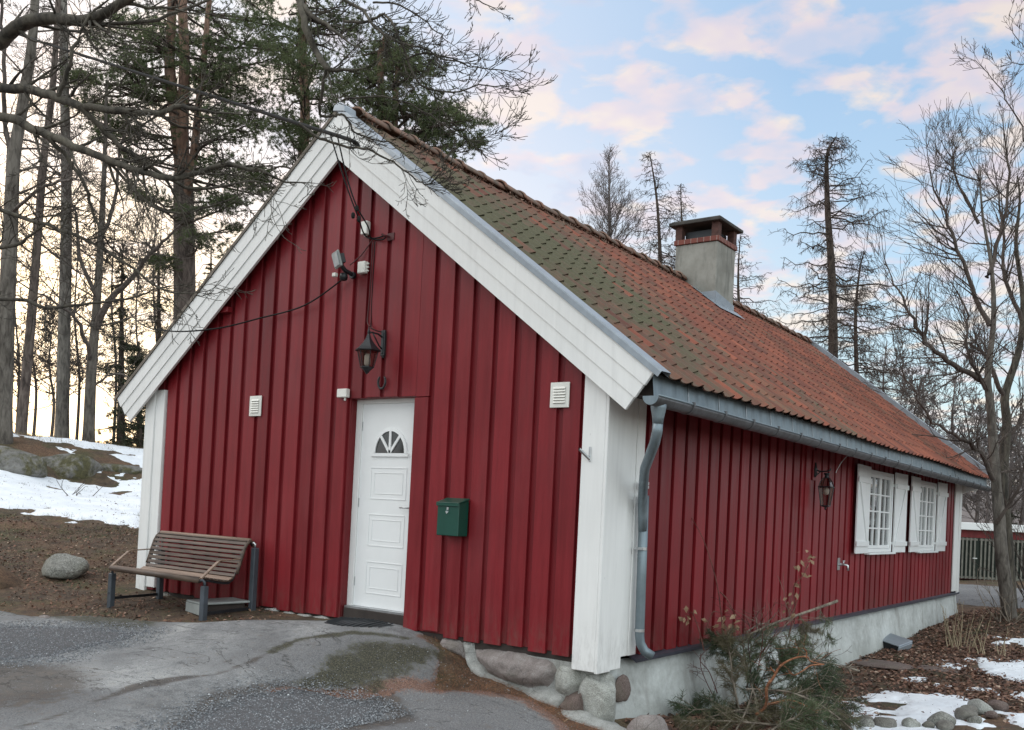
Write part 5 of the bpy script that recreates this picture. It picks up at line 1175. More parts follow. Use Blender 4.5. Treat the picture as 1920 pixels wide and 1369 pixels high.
cable('wall_cable', [(-2.69, -.04, 3.58), (-2.70, -.03, 3.2), (-2.69, -.035, 2.78), (-2.60, -.10, 2.70), (-2.51, -.03, 2.67)], .005, M['cable'], 'second cable beside it running behind the lantern bracket')
cable('wall_cable', [(-2.70, -.04, 3.62), (-2.86, -.05, 3.46), (-2.96, -.10, 3.36)], .006, M['cable_r'], 'short dark cable from the wire hook to the flood lamp')
cable('garden_cable', [(-3.04, -.08, 3.25), (-3.6, -.09, 3.02), (-4.3, -.12, 2.93), at(400, 617, 9.9), at(310, 620, 10.6), at(255, 600, 12.5), at(232, 565, 24)], .008, M['cable'], 'thin sagging cable crossing the left rake boards towards the trees')
m = MB(); m.tube([(-2.50, -.02, 3.60), (-2.52, -.09, 3.60), (-2.54, -.10, 3.615)], .011, 7); m.box(-2.53, -2.44, -.035, -.02, 3.565, 3.635); o = m.build('wire_hook', M['cable_r'], loc=(-2.5, -.02, 3.6)); tag(o, 'painted wall hook holding the supply wires on the gable', 'hook')
cable('hanging_wire', [(.42, 5.0, 1.88), (.36, 4.98, 1.80), (.31, 4.96, 1.70), (.3, 4.95, 1.66)], .004, M['steel'], 'short pale wire hanging from the gutter over the side lantern', 'wire')

# ================================================================== SHED BEHIND, RIGHT
sc0 = at(1700, 1085, 27.5); U2 = Vector((RT.x, RT.y, 0)).normalized(); U2 = (Matrix.Rotation(R_(-4), 3, 'Z') @ U2); F2 = Vector((-U2.y, U2.x, 0))
gb = gz(sc0.x+3, sc0.y+3); gb = -.34
shed = empty('shed', (sc0.x, sc0.y, gb)); tag(shed, 'low red shed with flat white fascia behind the far end of the cottage', 'shed')
def sp_(u, f, z): p = Vector((sc0.x, sc0.y, 0))+U2*u+F2*f; return (p.x, p.y, gb+z)
def sbox(m, u0, u1, f0, f1, z0, z1):
    vs = [sp_(u, f, z) for z in (z0, z1) for u, f in ((u0, f0), (u1, f0), (u1, f1), (u0, f1))]; m.add(vs, [(0,3,2,1), (4,5,6,7), (0,1,5,4), (1,2,6,5), (2,3,7,6), (3,0,4,7)])
m = MB(); sbox(m, -1, 11, .06, 4, 0, 1.42); m.build('wall', M['shed_red'], shed)
m = MB(); sbox(m, -1.1, 11.1, -.10, 4.1, 1.42, 1.63); m.build('fascia', M['white_s'], shed, bevel=.01)
m = MB(); sbox(m, -.9, 10.9, .03, .058, .02, 1.2); m.build('backing_mesh', M['hedge'], shed)
k0 = 0
for u0 in (0.0, 1.98, 3.96, 5.94):
    m = MB(); sbox(m, u0+.02, u0+1.94, -.0, .028, 1.12, 1.18); sbox(m, u0+.02, u0+1.94, 0, .028, .03, .09)
    for i in range(17): sbox(m, u0+.04+i*.1125, u0+.04+i*.1125+.045, -.022, -.001, .02, 1.19)
    dgt = m.build('slat_gate', M['slat'], shed)
    m = MB(); sbox(m, u0+1.80, u0+1.92, -.055, -.023, .60, .63); m.build('gate_latch', M['steel'], dgt)
m = MB(); sbox(m, -2.5, 14, 12, 20, .0, 1.2)
# ---- far wooded hill
hx = []
Xh, Yh = np.meshgrid(np.linspace(-1, 1, 60), np.linspace(0, 1, 12), indexing='ij')
c0 = at(1880, 990, 260); side = Vector((RT.x, RT.y, 0)).normalized(); dep = Vector((FW.x, FW.y, 0)).normalized()
XX = c0.x+side.x*Xh*330+dep.x*Yh*220; YY = c0.y+side.y*Xh*330+dep.y*Yh*220; ZZ = -6+Yh**.6*(24+16*pnoise(Xh*2, Yh*0, 71, 3, 2))+6*pnoise(Xh*12, Yh*6, 72, 3, 2)
o = link('far_hill', grid_mesh('far_hill', XX, YY, ZZ), M['far_hill'], smooth=True); tag(o, kind='structure')

# ================================================================== VEGETATION
def unit(v): return v/(np.linalg.norm(v)+1e-9)
def spline(P, sub=4):
    P = [np.array(p, float) for p in P]; out = []
    for i in range(len(P)-1):
        p0, p1, p2, p3 = P[max(i-1, 0)], P[i], P[i+1], P[min(i+2, len(P)-1)]
        for j in range(sub):
            t = j/sub; out.append(.5*((2*p1)+(p2-p0)*t+(2*p0-5*p1+4*p2-p3)*t*t+(3*p1-p0-3*p2+p3)*t**3))
    out.append(P[-1]); return np.array(out)
def grow(tb, p, d, L, r, lv, R, S):
    """one shoot and its side shoots. S: n (children per level), ratio, up, curl, ang, rmin, bend"""
    n = max(3, int(4+L*S.get('seg', 1.5))) if lv < 2 else 3+(lv < 3)
    n = min(n, 9); pts = [p]; dd = d.copy()
    for i in range(n):
        dd = dd+R.normal(0, S['curl'], 3); dd[2] += S['up']*(1+lv*.3); dd = unit(dd); pts.append(pts[-1]+dd*L/n)
    pts = np.array(pts); rr_ = r*(1-np.linspace(0, 1, n+1)*.75)
    tb.tube(pts, np.maximum(rr_, S['rmin']), 5 if r > .03 else (4 if r > .012 else 3))
    if lv >= len(S['n']): return
    k = S['n'][lv]; k = max(1, int(round(k*R.uniform(.75, 1.25))))
    for c in range(k):
        t = R.uniform(S.get('t0', .2), 1) if c else 1.0
        f = t*n; i = min(int(f), n-1); q = pts[i]+(pts[i+1]-pts[i])*(f-i); tan = unit(pts[i+1]-pts[i])
        side = unit(np.cross(tan, R.normal(0, 1, 3))); a = S['ang']*R.uniform(.6, 1.3)*(0.5 if c == 0 else 1)
        nd = unit(tan*math.cos(a)+side*math.sin(a))
        grow(tb, q, nd, L*S['ratio']*R.uniform(.6, 1.2)*(1-.35*t), max(r*(1-.7*t)*.62, S['rmin']), lv+1, R, S)
def guided(tb, pix, r0, r1, R, S, nside, Ls, jitter=.0, sides=8, lvl=0, plane=0.0):
    """a limb through points of the place (px, py, depth) with side shoots"""
    P = spline([at(*q) for q in pix], 4); m = len(P)
    P[1:-1] += R.normal(0, jitter, (m-2, 3)) if jitter else 0
    rr_ = np.linspace(r0, r1, m); tb.tube(P, rr_, sides)
    for c in range(nside):
        t = R.uniform(.08, 1)**.8; f = t*(m-1); i = min(int(f), m-2); q = P[i]+(P[i+1]-P[i])*(f-i); tan = unit(P[i+1]-P[i])
        side = R.normal(0, 1, 3); side -= np.array(FW)*(side@np.array(FW))*plane; side = unit(np.cross(tan, np.cross(side, tan))); a = S['ang']*R.uniform(.7, 1.4)
        grow(tb, q, unit(tan*math.cos(a)+side*math.sin(a)), Ls*R.uniform(.5, 1.25), max(rr_[i]*.45 if rr_[i] < .03 else .016, S['rmin']), lvl, R, S)
    grow(tb, P[-1], unit(P[-1]-P[-2]), Ls*.8, r1, lvl, R, S)
def needles(tb, C_, n_per, ln, wd, R, up=.15, flat=1.0):
    n = len(C_)*n_per; c = np.repeat(C_, n_per, 0); d = R.normal(0, 1, (n, 3)); d[:, 2] = d[:, 2]*flat+up; d /= np.linalg.norm(d, axis=1)[:, None]
    s = np.cross(d, R.normal(0, 1, (n, 3))); s /= np.linalg.norm(s, axis=1)[:, None]; l = ln*R.uniform(.6, 1.15, (n, 1)); b = c+d*l*.08
    tb.tris(b-s*wd, b+s*wd, b+d*l)
def tree(name, label, base, group=None, cat='tree'):
    t = empty(name, tuple(base)); return tag(t, label, cat, group)
def zbase(px, py, dep):
    p = at(px, py, dep); return Vector((p.x, p.y, gz(p.x, p.y)-.05))
def trunk(tr, pix, r0, r1, mat, mat2=None, zsplit=1e9, toground=True, name='trunk'):
    P = [at(*q) for q in pix]
    if toground:
        b = P[0]; g = gz(b.x, b.y); P = [Vector((b.x, b.y, g-.3))]+([P[0]] if b.z > g+.2 else [])+P[1:]
    Q = spline([np.array(p) for p in P], 5); m = len(Q); rr_ = np.linspace(r0, r1, m); rr_[0] *= 1.25; rr_[1] *= 1.1
    tb = TB(); tb.tube(Q, rr_, 12); o = tb.build(name, mat, tr); return o, Q, rr_

# ---------------- left wood: tall trunks on the knoll
SB = dict(n=[5, 5, 4], ratio=.55, up=.02, curl=.14, ang=.85, rmin=.006)
def bare_tree(name, label, pix, r0, r1, mat, limbs, seed, nside=14, Ls=2.5, S=SB, group=None, tw=None, split=None):
    R = np.random.default_rng(seed); tr = tree(name, label, zbase(*pix[0]), group)
    o, Q, rr_ = trunk(tr, pix, r0, r1, mat)
    tb = TB(); m = len(Q)
    for L in limbs: guided(tb, L[0], L[1], L[2], R, S, L[3], L[4], jitter=.02, sides=6, lvl=1, plane=.4)
    for c in range(nside):
        t = R.uniform(.30, 1); i = min(int(t*(m-1)), m-2); tan = unit(Q[i+1]-Q[i]); side = unit(np.cross(tan, R.normal(0, 1, 3)))
        grow(tb, Q[i], unit(side*.9+tan*.35), Ls*R.uniform(.5, 1.2)*(1.2-t*.6), max(rr_[i]*.22, .015), 0, R, S)
    tb.build('branches', tw or M['twig_mid'], tr); return tr
G1 = 'tall trees on the wooded knoll'; SB['rmin'] = .0045
bare_tree('tall_tree', 'thick grey trunk at the left frame edge, forking high up', [(6,815,22),(12,600,22),(20,420,22),(26,300,22),(42,200,22),(62,60,22),(70,-120,22)], .20, .08, M['bark_grey'],
    [([(22,330,22),(12,250,22.5),(8,150,22),(4,20,22)], .07, .035, 8, 1.5), ([(20,400,22),(60,365,21),(110,340,20.6),(140,335,20)], .05, .02, 10, 1.2)], 101, 16, 2.4, group=G1)
bare_tree('tall_tree', 'slim dark reddish trunk leaning right between the grey edge trunk and the pale one', [(38,820,24),(55,640,24),(68,480,24),(82,300,24),(100,150,24),(112,-60,24)], .13, .06, M['bark_pine'], [], 102, 26, 2.0, group=G1)
bare_tree('tall_tree', 'straight pale pinkish trunk, third from the left edge', [(116,832,27),(120,640,27),(124,460,27),(124,300,27),(120,120,27),(117,-100,27)], .19, .10, M['bark_pale'], [], 103, 22, 1.8, group=G1)
bare_tree('forked_tree', 'grey forked tree with spreading bare limbs right of the pale pinkish trunk', [(166,838,25),(171,700,25),(180,590,25),(190,430,25),(196,300,25),(200,150,25)], .16, .03, M['bark_grey'],
    [([(177,620,25),(205,562,24.6),(250,520,24),(285,470,23.5),(320,440,23)], .10, .03, 16, 1.6), ([(182,560,25),(150,480,25),(140,400,25),(120,330,25)], .06, .02, 12, 1.5), ([(170,680,25),(150,610,24),(110,570,23.5),(60,545,23)], .06, .02, 12, 1.5), ([(188,450,25),(215,380,25),(225,280,25),(250,210,25)], .06, .02, 12, 1.5), ([(172,730,25),(215,700,25),(260,720,25)], .04, .015, 8, 1.2)], 104, 14, 2.2, group=G1)
# thin bare saplings behind them
SS = dict(n=[6, 5, 4], ratio=.5, up=.05, curl=.13, ang=.7, rmin=.007)
for i, (px_, py_, tp_, dp_, lb_) in enumerate([(62,822,560,30,'thin bare sapling left of the slim reddish trunk'),(95,828,610,29,'thin bare sapling just left of the pale pinkish trunk'),(143,834,470,31,'tall thin bare sapling between the pale and the forked trunk'),(212,842,420,32,'thin bare sapling right of the forked tree'),(258,846,480,33,'dark bare sapling nearest the white corner post'),(290,846,380,34,'bare sapling showing between the big pine and the rake'),(30,820,430,33,'thin bare sapling behind the grey edge trunk')]):
    bare_tree('bare_sapling', lb_, [(px_,py_,dp_),(px_+6,(py_*2+tp_)/3,dp_),(px_-3,(py_+tp_*2)/3,dp_),(px_+4,tp_,dp_)], .055, .015, M['twig_mid'], [], 120+i, 20, 2.4, SS, 'bare saplings on the knoll')

def blobs(R, cx, cy, rx, ry, dep, n, dd=1.5):
    out = []
    for _ in range(n):
        a = R.uniform(0, 6.283); q = math.sqrt(R.random()); out.append((cx+math.cos(a)*q*rx, cy+math.sin(a)*q*ry, dep+R.uniform(-dd, dd)))
    return out
def pine(name, label, stems, clumps, seed, matlow, group=None, tuft=(.115, .010), npt=14, tw=.5, split=None):
    """stems: list of (pix, r0, r1, mat); clumps: (px, py, dep, radius_m, tufts)"""
    R = np.random.default_rng(seed); b0 = stems[0][0][0]; tr = tree(name, label, zbase(*b0), group); allQ = []
    for k_, (pix, r0, r1, mt) in enumerate(stems):
        o, Q, rr_ = trunk(tr, pix, r0, r1, mt, toground=(k_ == 0)); allQ.append(Q)
    AQ = np.concatenate(allQ); tb = TB(); nb = TB()
    for (px_, py_, dp_, rad, nt_) in clumps:
        c = np.array(at(px_, py_, dp_)); dq = np.linalg.norm((AQ-c)*np.array([1, 1, 1.0]), axis=1)+(AQ[:, 2] > c[2]+.3)*3; j = np.argmin(dq+R.random(len(AQ))*.6); s = AQ[j]
        mid = (s+c)/2+np.array([0, 0, -.12*np.linalg.norm(c-s)*.5])+R.normal(0, .15, 3); P = spline([s, mid, c], 4); tb.tube(P, np.linspace(.045, .012, len(P)), 5)
        # sub-branches carry tufts at their ends: flattened, ragged plates
        nsub = max(5, int(nt_/9)); cs = []
        for q in range(nsub):
            d = R.normal(0, 1, 3)*np.array([1, 1, .42]); e = c+unit(d)*rad*R.uniform(.35, 1)*np.array([1, 1, .55]); st = P[R.integers(len(P)//2, len(P))]
            tb.tube(spline([st, (st+e)/2+np.array([0, 0, -.05]), e], 2), np.linspace(.014, .006, 5), 3)
            k = int(nt_/nsub*R.uniform(.6, 1.4))
            cs.append(e+R.normal(0, 1, (k, 3))*np.array([.17, .17, .085])*rad*1.5)
        needles(nb, np.concatenate(cs), npt, tuft[0], tuft[1], R, .35)
    tb.build('branches', M['bark_larch'], tr); nb.build('needles', M['pine'], tr, smooth=False); return tr
R = np.random.default_rng(5)
# big pine
cl = []
for (cx_, cy_, rx, ry, n, rad) in [(250,110,90,60,9,.9),(420,110,80,60,9,.9),(470,60,90,60,9,.95),(330,40,120,40,9,.9),(200,200,70,50,6,.8),(240,175,80,40,6,.8),(395,150,60,50,7,.85),(470,200,70,40,7,.8),(410,250,60,35,6,.8),(250,270,70,30,5,.7),(300,150,60,60,5,.8),(430,320,70,30,6,.75),(380,390,60,25,5,.7),(470,390,50,30,4,.7),(280,370,50,25,3,.6),(420,440,60,18,4,.6),(180,120,60,70,5,.8),(300,480,40,30,3,.55)]:
    for b in blobs(R, cx_, cy_, rx, ry, 27, n, 2.2): cl.append((*b, rad*R.uniform(.6, 1.15), int(90*R.uniform(.5, 1.3))))
pine('big_pine', 'biggest pine with thick grey trunk and red upper stems left of the gable', [([(342,850,27),(346,600,27),(345,420,27),(343,330,27)], .33, .27, M['bark_pine']), ([(343,335,27),(330,230,27),(318,120,27),(322,20,27),(320,-160,27)], .2, .10, M['bark_red']), ([(344,335,27),(342,240,26.8),(346,120,26.8),(342,0,26.8),(345,-160,27)], .2, .1, M['bark_red']), ([(346,380,27),(362,300,26.5),(372,200,26.4),(384,90,26.4),(398,-60,26.5)], .13, .06, M['bark_red'])], cl, 201, M['bark_pine'])
cl = []
for (cx_, cy_, rx, ry, n, rad) in [(560,70,70,60,9,.85),(590,150,60,50,7,.8),(530,180,60,50,7,.8),(600,230,50,40,5,.7),(540,260,60,35,5,.7),(500,330,60,30,5,.7),(450,470,40,20,2,.5),(640,40,60,40,5,.8),(500,10,90,40,6,.85)]:
    for b in blobs(R, cx_, cy_, rx, ry, 30, n, 2.5): cl.append((*b, rad*R.uniform(.7, 1.2), int(85*R.uniform(.5, 1.3))))
pine('pine_tree', 'pine standing between the biggest pine and the gable apex', [([(520,860,30),(545,600,30),(560,400,30),(572,220,30),(566,60,30),(575,-120,30)], .24, .1, M['bark_red'])], cl, 202, M['bark_red'])
cl = []
for (cx_, cy_, rx, ry, n, rad) in [(715,95,50,45,9,.75),(685,120,45,35,6,.7),(760,120,45,40,7,.7),(690,190,50,30,6,.65),(775,190,50,35,7,.7),(830,235,60,35,9,.7),(800,265,40,25,5,.6),(840,285,40,25,6,.6),(705,215,40,20,4,.55),(730,150,60,30,6,.7),(660,160,30,40,4,.6),(870,250,25,18,3,.4)]:
    for b in blobs(R, cx_, cy_, rx, ry, 25, n, 1.6): cl.append((*b, rad*R.uniform(.7, 1.15), int(55*R.uniform(.5, 1.3))))
pine('pine_tree', 'round-topped pine rising directly behind the front roof ridge', [([(705,860,25),(714,500,25),(716,240,25),(713,110,25),(722,70,25)], .17, .06, M['bark_red']), ([(714,480,25),(736,300,24.8),(742,180,24.8),(748,100,24.8)], .13, .05, M['bark_red'])], cl, 203, M['bark_red'], npt=15)
# dark young spruces by the corner post
def spruce(name, label, px_, py_, top, dep, wpx, seed, dens=1., group=None, mat='spruce', drop_=.18, fill=1.0):
    R = np.random.default_rng(seed); b = zbase(px_, py_, dep); tp_ = np.array(at(px_+R.uniform(-6, 6), top, dep)); tr = tree(name, label, b, group); b = np.array(b); H = tp_[2]-b[2]; wid = wpx/FPX*dep
    tb = TB(); P = np.linspace(b, tp_, 9); tb.tube(P, np.linspace(H*.013+.05, .02, 9), 8); tb.build('trunk', M['bark_larch'], tr); bt = TB(); nb = TB(); cs = []
    for i in range(int(70*dens)):
        t = R.uniform(.06, .98); p = b+(tp_-b)*t; a = R.uniform(0, 6.283); L = wid*(1-t)**.8*R.uniform(.65, 1.1)+.15; d = np.array([math.cos(a), math.sin(a), -.12])
        Q = spline([p, p+d*L*.5+np.array([0, 0, -drop_*L*.5]), p+d*L+np.array([0, 0, -drop_*L*.6])], 4); bt.tube(Q, np.linspace(.025, .006, len(Q)), 4)
        k = int(26*L*fill); u = R.random(k)**.7; idx = np.minimum((u*(len(Q)-1)).astype(int), len(Q)-2); q = Q[idx]+R.normal(0, 1, (k, 3))*np.array([.13, .13, .05])*L**.5; q[:, 2] -= .1*R.random(k); cs.append(q)
    bt.build('branches', M['bark_larch'], tr); needles(nb, np.concatenate(cs), 12, .13, .012, R, -.2); nb.build('needles', M[mat], tr, smooth=False); return tr
spruce('young_spruce', 'dark young spruce touching the white corner post', 262, 845, 640, 26, 45, 301, .9)
spruce('young_spruce', 'larger dark spruce behind, left of the white corner post', 226, 842, 470, 28, 55, 302, .8, fill=.6)
spruce('young_spruce', 'sparse dark spruce seen beside the big pine trunk', 300, 848, 450, 30, 50, 303, .6, fill=.5)
spruce('young_spruce', 'thin dark spruce between big pine and left rake', 395, 850, 470, 31, 48, 304, .6, fill=.45)

# ---------------- larches and birch behind the roof
def larch(name, label, pix, r0, wpx, seed, nb_=60, twl=.45, mat='bark_larch', droop=.10, tw=1.0, group='bare larches behind the roof', upw=0., cones=True, tmin=.1):
    R = np.random.default_rng(seed); dep = pix[0][2]; b = zbase(*pix[0]); tr = tree(name, label, b, group)
    o, Q, rr_ = trunk(tr, pix, r0*.95, .012, M[mat]); m = len(Q); wid = wpx/FPX*dep; tb = TB(); nb_ = int(nb_*1.3); H0 = tmin
    for i in range(nb_):
        t = H0+(1-H0)*(i+R.random())/nb_; j = min(int(t*(m-1)), m-2); p = Q[j]+(Q[j+1]-Q[j])*(t*(m-1)-j); a = R.uniform(0, 6.283)
        prof_ = min(1, (1-t)*1.5+.10)*(0.75+.5*R.random()**1.5)*(1 if R.random() > .15 else .45)
        L = wid*prof_; d = np.array([math.cos(a), math.sin(a), upw+R.uniform(-.1, .25)]); e = p+d*L
        Pb = spline([p, p+d*L*.4+np.array([0, 0, -droop*L*.35]), p+d*L*.75+np.array([0, 0, -droop*L*.7]), e+np.array([0, 0, -droop*L*.3+.12*L*R.random()])], 3); nP = len(Pb)
        Pb[1:] += R.normal(0, .03*L**.5, (nP-1, 3)); tb.tube(Pb, np.linspace(max(.012, L*.014), .006, nP), 4)
        k = int(L*10*tw)+1
        for q in range(k):
            u = R.uniform(.12, 1)*(nP-1); ii = min(int(u), nP-2); s = Pb[ii]+(Pb[ii+1]-Pb[ii])*(u-ii); hd = R.normal(0, .55, 3); hd[2] = -abs(R.normal(.75, .5))+upw*2.2; ll = twl*R.uniform(.3, 1.2)*(L/wid*.6+.4)
            hd = unit(hd+unit(Pb[-1]-Pb[0])*.5); mid = s+hd*ll*.5+R.normal(0, .03, 3); en = s+hd*ll; en[2] -= .12*ll*(upw <= 0); tb.tube(np.array([s, mid, en]), np.array([.007, .006, .005]), 3)
            for z in range(2):
                s2 = mid if z else s+hd*ll*.75; h2 = unit(hd+R.normal(0, .6, 3)); tb.tube(np.array([s2, s2+h2*ll*.4]), np.array([.006, .0045]), 3)
    tb.build('branches', M[mat if mat != 'bark_larch' else 'bark_larch'], tr); return tr
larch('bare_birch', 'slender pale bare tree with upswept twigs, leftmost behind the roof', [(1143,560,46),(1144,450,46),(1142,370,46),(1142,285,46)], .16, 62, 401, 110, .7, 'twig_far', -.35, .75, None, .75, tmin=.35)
larch('larch', 'bare larch left of the chimney with drooping twigs', [(1237,620,38),(1238,500,38),(1232,380,38),(1218,285,38)], .17, 92, 402, 105, .55, tw=.85)
larch('larch', 'smaller bare larch directly behind the chimney left edge', [(1279,620,40),(1280,500,40),(1278,410,40),(1276,345,40)], .11, 66, 403, 70, .5, tw=.8)
larch('larch', 'low bare larch right of the chimney with long level branches', [(1384,700,36),(1386,600,36),(1384,520,36),(1388,440,36)], .13, 100, 404, 62, .5, tw=.6, droop=-.05)
larch('larch', 'tallest bare larch with crooked top right of the chimney', [(1560,860,34),(1562,640,34),(1560,520,34),(1552,400,34),(1550,320,34),(1553,282,34),(1568,258,34)], .24, 128, 405, 130, .5, tw=.85, droop=.12, tmin=.2)
larch('larch', 'thinner larch standing just right of the tallest one', [(1606,860,35),(1606,700,35),(1604,600,35),(1610,520,35),(1620,470,35)], .14, 95, 406, 85, .5, tw=.9, droop=.15, tmin=.15)

# ---------------- bare broadleaf trees on the right
SR_ = dict(n=[5, 4, 3], ratio=.66, up=.04, curl=.12, ang=.62, rmin=.0034, seg=1.8, t0=.1)
bare_tree('bare_maple', 'leaning bare tree with long arching limbs beside the far corner', [(1900,1150,16.5),(1879,1050,16.5),(1873,960,16.6),(1865,870,16.7),(1857,760,16.8),(1852,705,16.8),(1863,600,16.9),(1859,500,17),(1842,400,17),(1837,310,17)], .118, .008, M['bark_grey'],
    [([(1846,715,16.8),(1800,690,16.6),(1755,660,16.4),(1722,620,16.3),(1700,570,16.2),(1672,520,16.2)], .055, .012, 26, 1.1), ([(1855,610,16.9),(1822,540,17),(1790,450,17),(1768,390,17),(1745,330,17)], .05, .012, 26, 1.1), ([(1850,520,17),(1875,440,17),(1890,350,17),(1885,270,17)], .045, .012, 20, 1.0),
     ([(1862,900,16.6),(1838,850,16.3),(1810,825,16),(1760,800,15.8),(1715,735,15.6),(1690,690,15.5)], .045, .01, 24, 1.0), ([(1835,420,17),(1800,350,17),(1780,290,17)], .03, .01, 16, .8), ([(1848,730,16.8),(1815,660,16.6),(1812,590,16.6),(1790,540,16.6)], .035, .01, 18, .9), ([(1868,980,16.5),(1905,930,16.2),(1925,860,16)], .04, .015, 12, .9)], 501, 14, 1.4, SR_, tw=M['twig'])
bare_tree('bare_maple', 'second bare tree at the right frame edge with upright limbs', [(1898,1130,18.5),(1888,1020,18.5),(1880,900,18.5),(1888,800,18.5),(1885,740,18.5),(1912,650,18.6),(1918,560,18.6),(1905,460,18.6),(1912,380,18.6),(1908,330,18.6)], .125, .010, M['bark_oak'],
    [([(1886,750,18.5),(1860,690,18.4),(1830,650,18.3),(1800,640,18.2)], .05, .012, 20, 1.1), ([(1916,600,18.6),(1885,520,18.6),(1880,430,18.6),(1870,350,18.6)], .05, .012, 24, 1.1), ([(1945,330,15),(1915,240,15),(1885,190,15),(1860,145,15),(1822,112,15)], .014, .004, 9, .4), ([(1945,170,15),(1925,110,15),(1905,60,15),(1895,20,15)], .010, .004, 6, .35), ([(1940,120,15),(1905,118,15),(1865,122,15)], .008, .004, 5, .3), ([(1890,820,18.5),(1925,760,18.5),(1940,650,18.5)], .05, .02, 12, 1.1)], 502, 12, 1.4, SR_, tw=M['twig'])
SF = dict(n=[6, 5, 4], ratio=.52, up=.05, curl=.12, ang=.6, rmin=.009)
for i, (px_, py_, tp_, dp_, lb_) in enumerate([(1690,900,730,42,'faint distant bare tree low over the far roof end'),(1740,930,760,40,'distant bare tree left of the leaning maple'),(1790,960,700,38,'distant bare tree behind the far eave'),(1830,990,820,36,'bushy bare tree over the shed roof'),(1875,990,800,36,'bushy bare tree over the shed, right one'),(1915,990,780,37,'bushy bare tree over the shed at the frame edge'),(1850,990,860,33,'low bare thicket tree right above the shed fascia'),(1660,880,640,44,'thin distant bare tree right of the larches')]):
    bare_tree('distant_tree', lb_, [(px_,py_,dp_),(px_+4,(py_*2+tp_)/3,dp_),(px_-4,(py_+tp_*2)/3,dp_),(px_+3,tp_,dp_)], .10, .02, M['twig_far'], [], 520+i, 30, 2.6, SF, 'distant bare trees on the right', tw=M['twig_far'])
spruce('distant_spruce', 'dark evergreen between the bare trees above the shed', 1893, 1000, 800, 40, 26, 531, .8, fill=.7)
# brush of thin shoots round the foot of the maples
def shrub(name, label, px_, py_, dep, n, L, seed, S, mat='twig', spread=.5, cat='shrub'):
    R = np.random.default_rng(seed); b = zbase(px_, py_, dep); tr = tree(name, label, b, None, cat); tb = TB()
    for i in range(n):
        a = R.uniform(0, 6.283); d = unit(np.array([math.cos(a)*spread, math.sin(a)*spread, 1.0])); grow(tb, np.array(b)+R.normal(0, .12, 3)*np.array([1, 1, 0]), d, L*R.uniform(.6, 1.2), .012, 0, R, S)
    tb.build('shoots', M[mat], tr); return tr
shrub('bare_shrub', 'tangled bare brush around the foot of the right-hand trees', 1935, 1100, 19.5, 34, 2.6, 541, dict(n=[6, 4], ratio=.42, up=.02, curl=.12, ang=.55, rmin=.004), 'twig')
shrub('bare_shrub', 'bare shoots sprouting at the base of the leaning maple', 1896, 1145, 16.2, 14, .9, 542, dict(n=[4], ratio=.45, up=.0, curl=.12, ang=.6, rmin=.004), 'stick', .9)
shrub('dead_stalks', 'clump of pale dry stalks standing in the leaves near the far plinth', 1795, 1200, 14.6, 16, .62, 543, dict(n=[2], ratio=.3, up=.0, curl=.05, ang=.5, rmin=.003), 'straw', .25, 'dry plant')
shrub('dead_stalks', 'shorter dry stalks right of the pale clump near the snow', 1850, 1207, 14.0, 9, .35, 544, dict(n=[2], ratio=.3, up=.0, curl=.06, ang=.5, rmin=.003), 'straw', .3, 'dry plant')
shrub('dead_stalks', 'few bent dry stalks sticking out of the left snow', 130, 925, 19, 5, .45, 545, dict(n=[2, 2], ratio=.4, up=-.02, curl=.12, ang=.7, rmin=.005), 'bark_larch', .8, 'dry plant')
shrub('dead_stalks', 'tuft of orange dry grass by the pavement edge below the corner stone', 1025, 1350, 7.6, 26, .07, 546, dict(n=[1], ratio=.5, up=-.05, curl=.2, ang=.7, rmin=.0015), 'straw', 1.2, 'dry plant')

# ---------------- old oak at the left, its trunk just outside the picture, limbs across the top
R = np.random.default_rng(77); ob = zbase(-330, 1250, 8.2)
oak = tree('old_oak', 'old oak limbs with lichen reaching across the upper left in front of everything', ob)
tb = TB(); P = spline([np.array(ob)+np.array([0, 0, -.3]), np.array(at(-300, 900, 8.2)), np.array(at(-230, 500, 8.0)), np.array(at(-130, 200, 7.8)), np.array(at(-50, 20, 7.8)), np.array(at(60, -240, 7.8))], 5); tb.tube(P, np.linspace(.24, .13, len(P)), 14); tb.build('trunk', M['bark_oak'], oak)
SO = dict(n=[4, 4, 3], ratio=.55, up=.02, curl=.17, ang=.75, rmin=.0024, seg=4)
tb = TB()
G = lambda pix, r0, r1, ns, Ls, lvl=1, pl=.6: guided(tb, pix, r0, r1, R, SO, ns, Ls, jitter=.006, sides=8, lvl=lvl, plane=pl)
G([(-110,150,7.8),(-10,85,7.7),(30,50,7.6),(90,35,7.5),(150,38,7.3),(190,28,7.2),(255,-10,7.1)], .065, .030, 12, .5)
G([(-150,170,7.9),(0,166,7.6),(70,172,7.4),(120,188,7.3),(170,202,7.2),(240,208,7.1),(300,211,7.0),(335,200,7.0),(372,205,6.9)], .042, .014, 26, .45)
G([(-150,190,7.9),(0,218,7.5),(60,240,7.4),(120,268,7.3),(200,300,7.2),(265,322,7.1),(330,334,7.0),(372,322,7.0),(430,310,6.9),(500,325,6.9)], .040, .012, 34, .45)
G([(150,198,7.2),(200,250,7.3),(240,285,7.3),(290,318,7.4),(345,350,7.5),(410,352,7.6),(470,340,7.7)], .022, .008, 24, .4)
G([(88,255,7.3),(130,300,7.4),(160,350,7.4),(176,400,7.5),(192,440,7.5),(215,470,7.6)], .018, .006, 16, .4)
G([(110,180,7.3),(130,120,7.2),(150,60,7.2),(190,10,7.2)], .02, .008, 14, .4)
G([(150,38,7.3),(250,45,7.4),(340,20,7.5),(430,-20,7.6)], .018, .008, 14, .4)
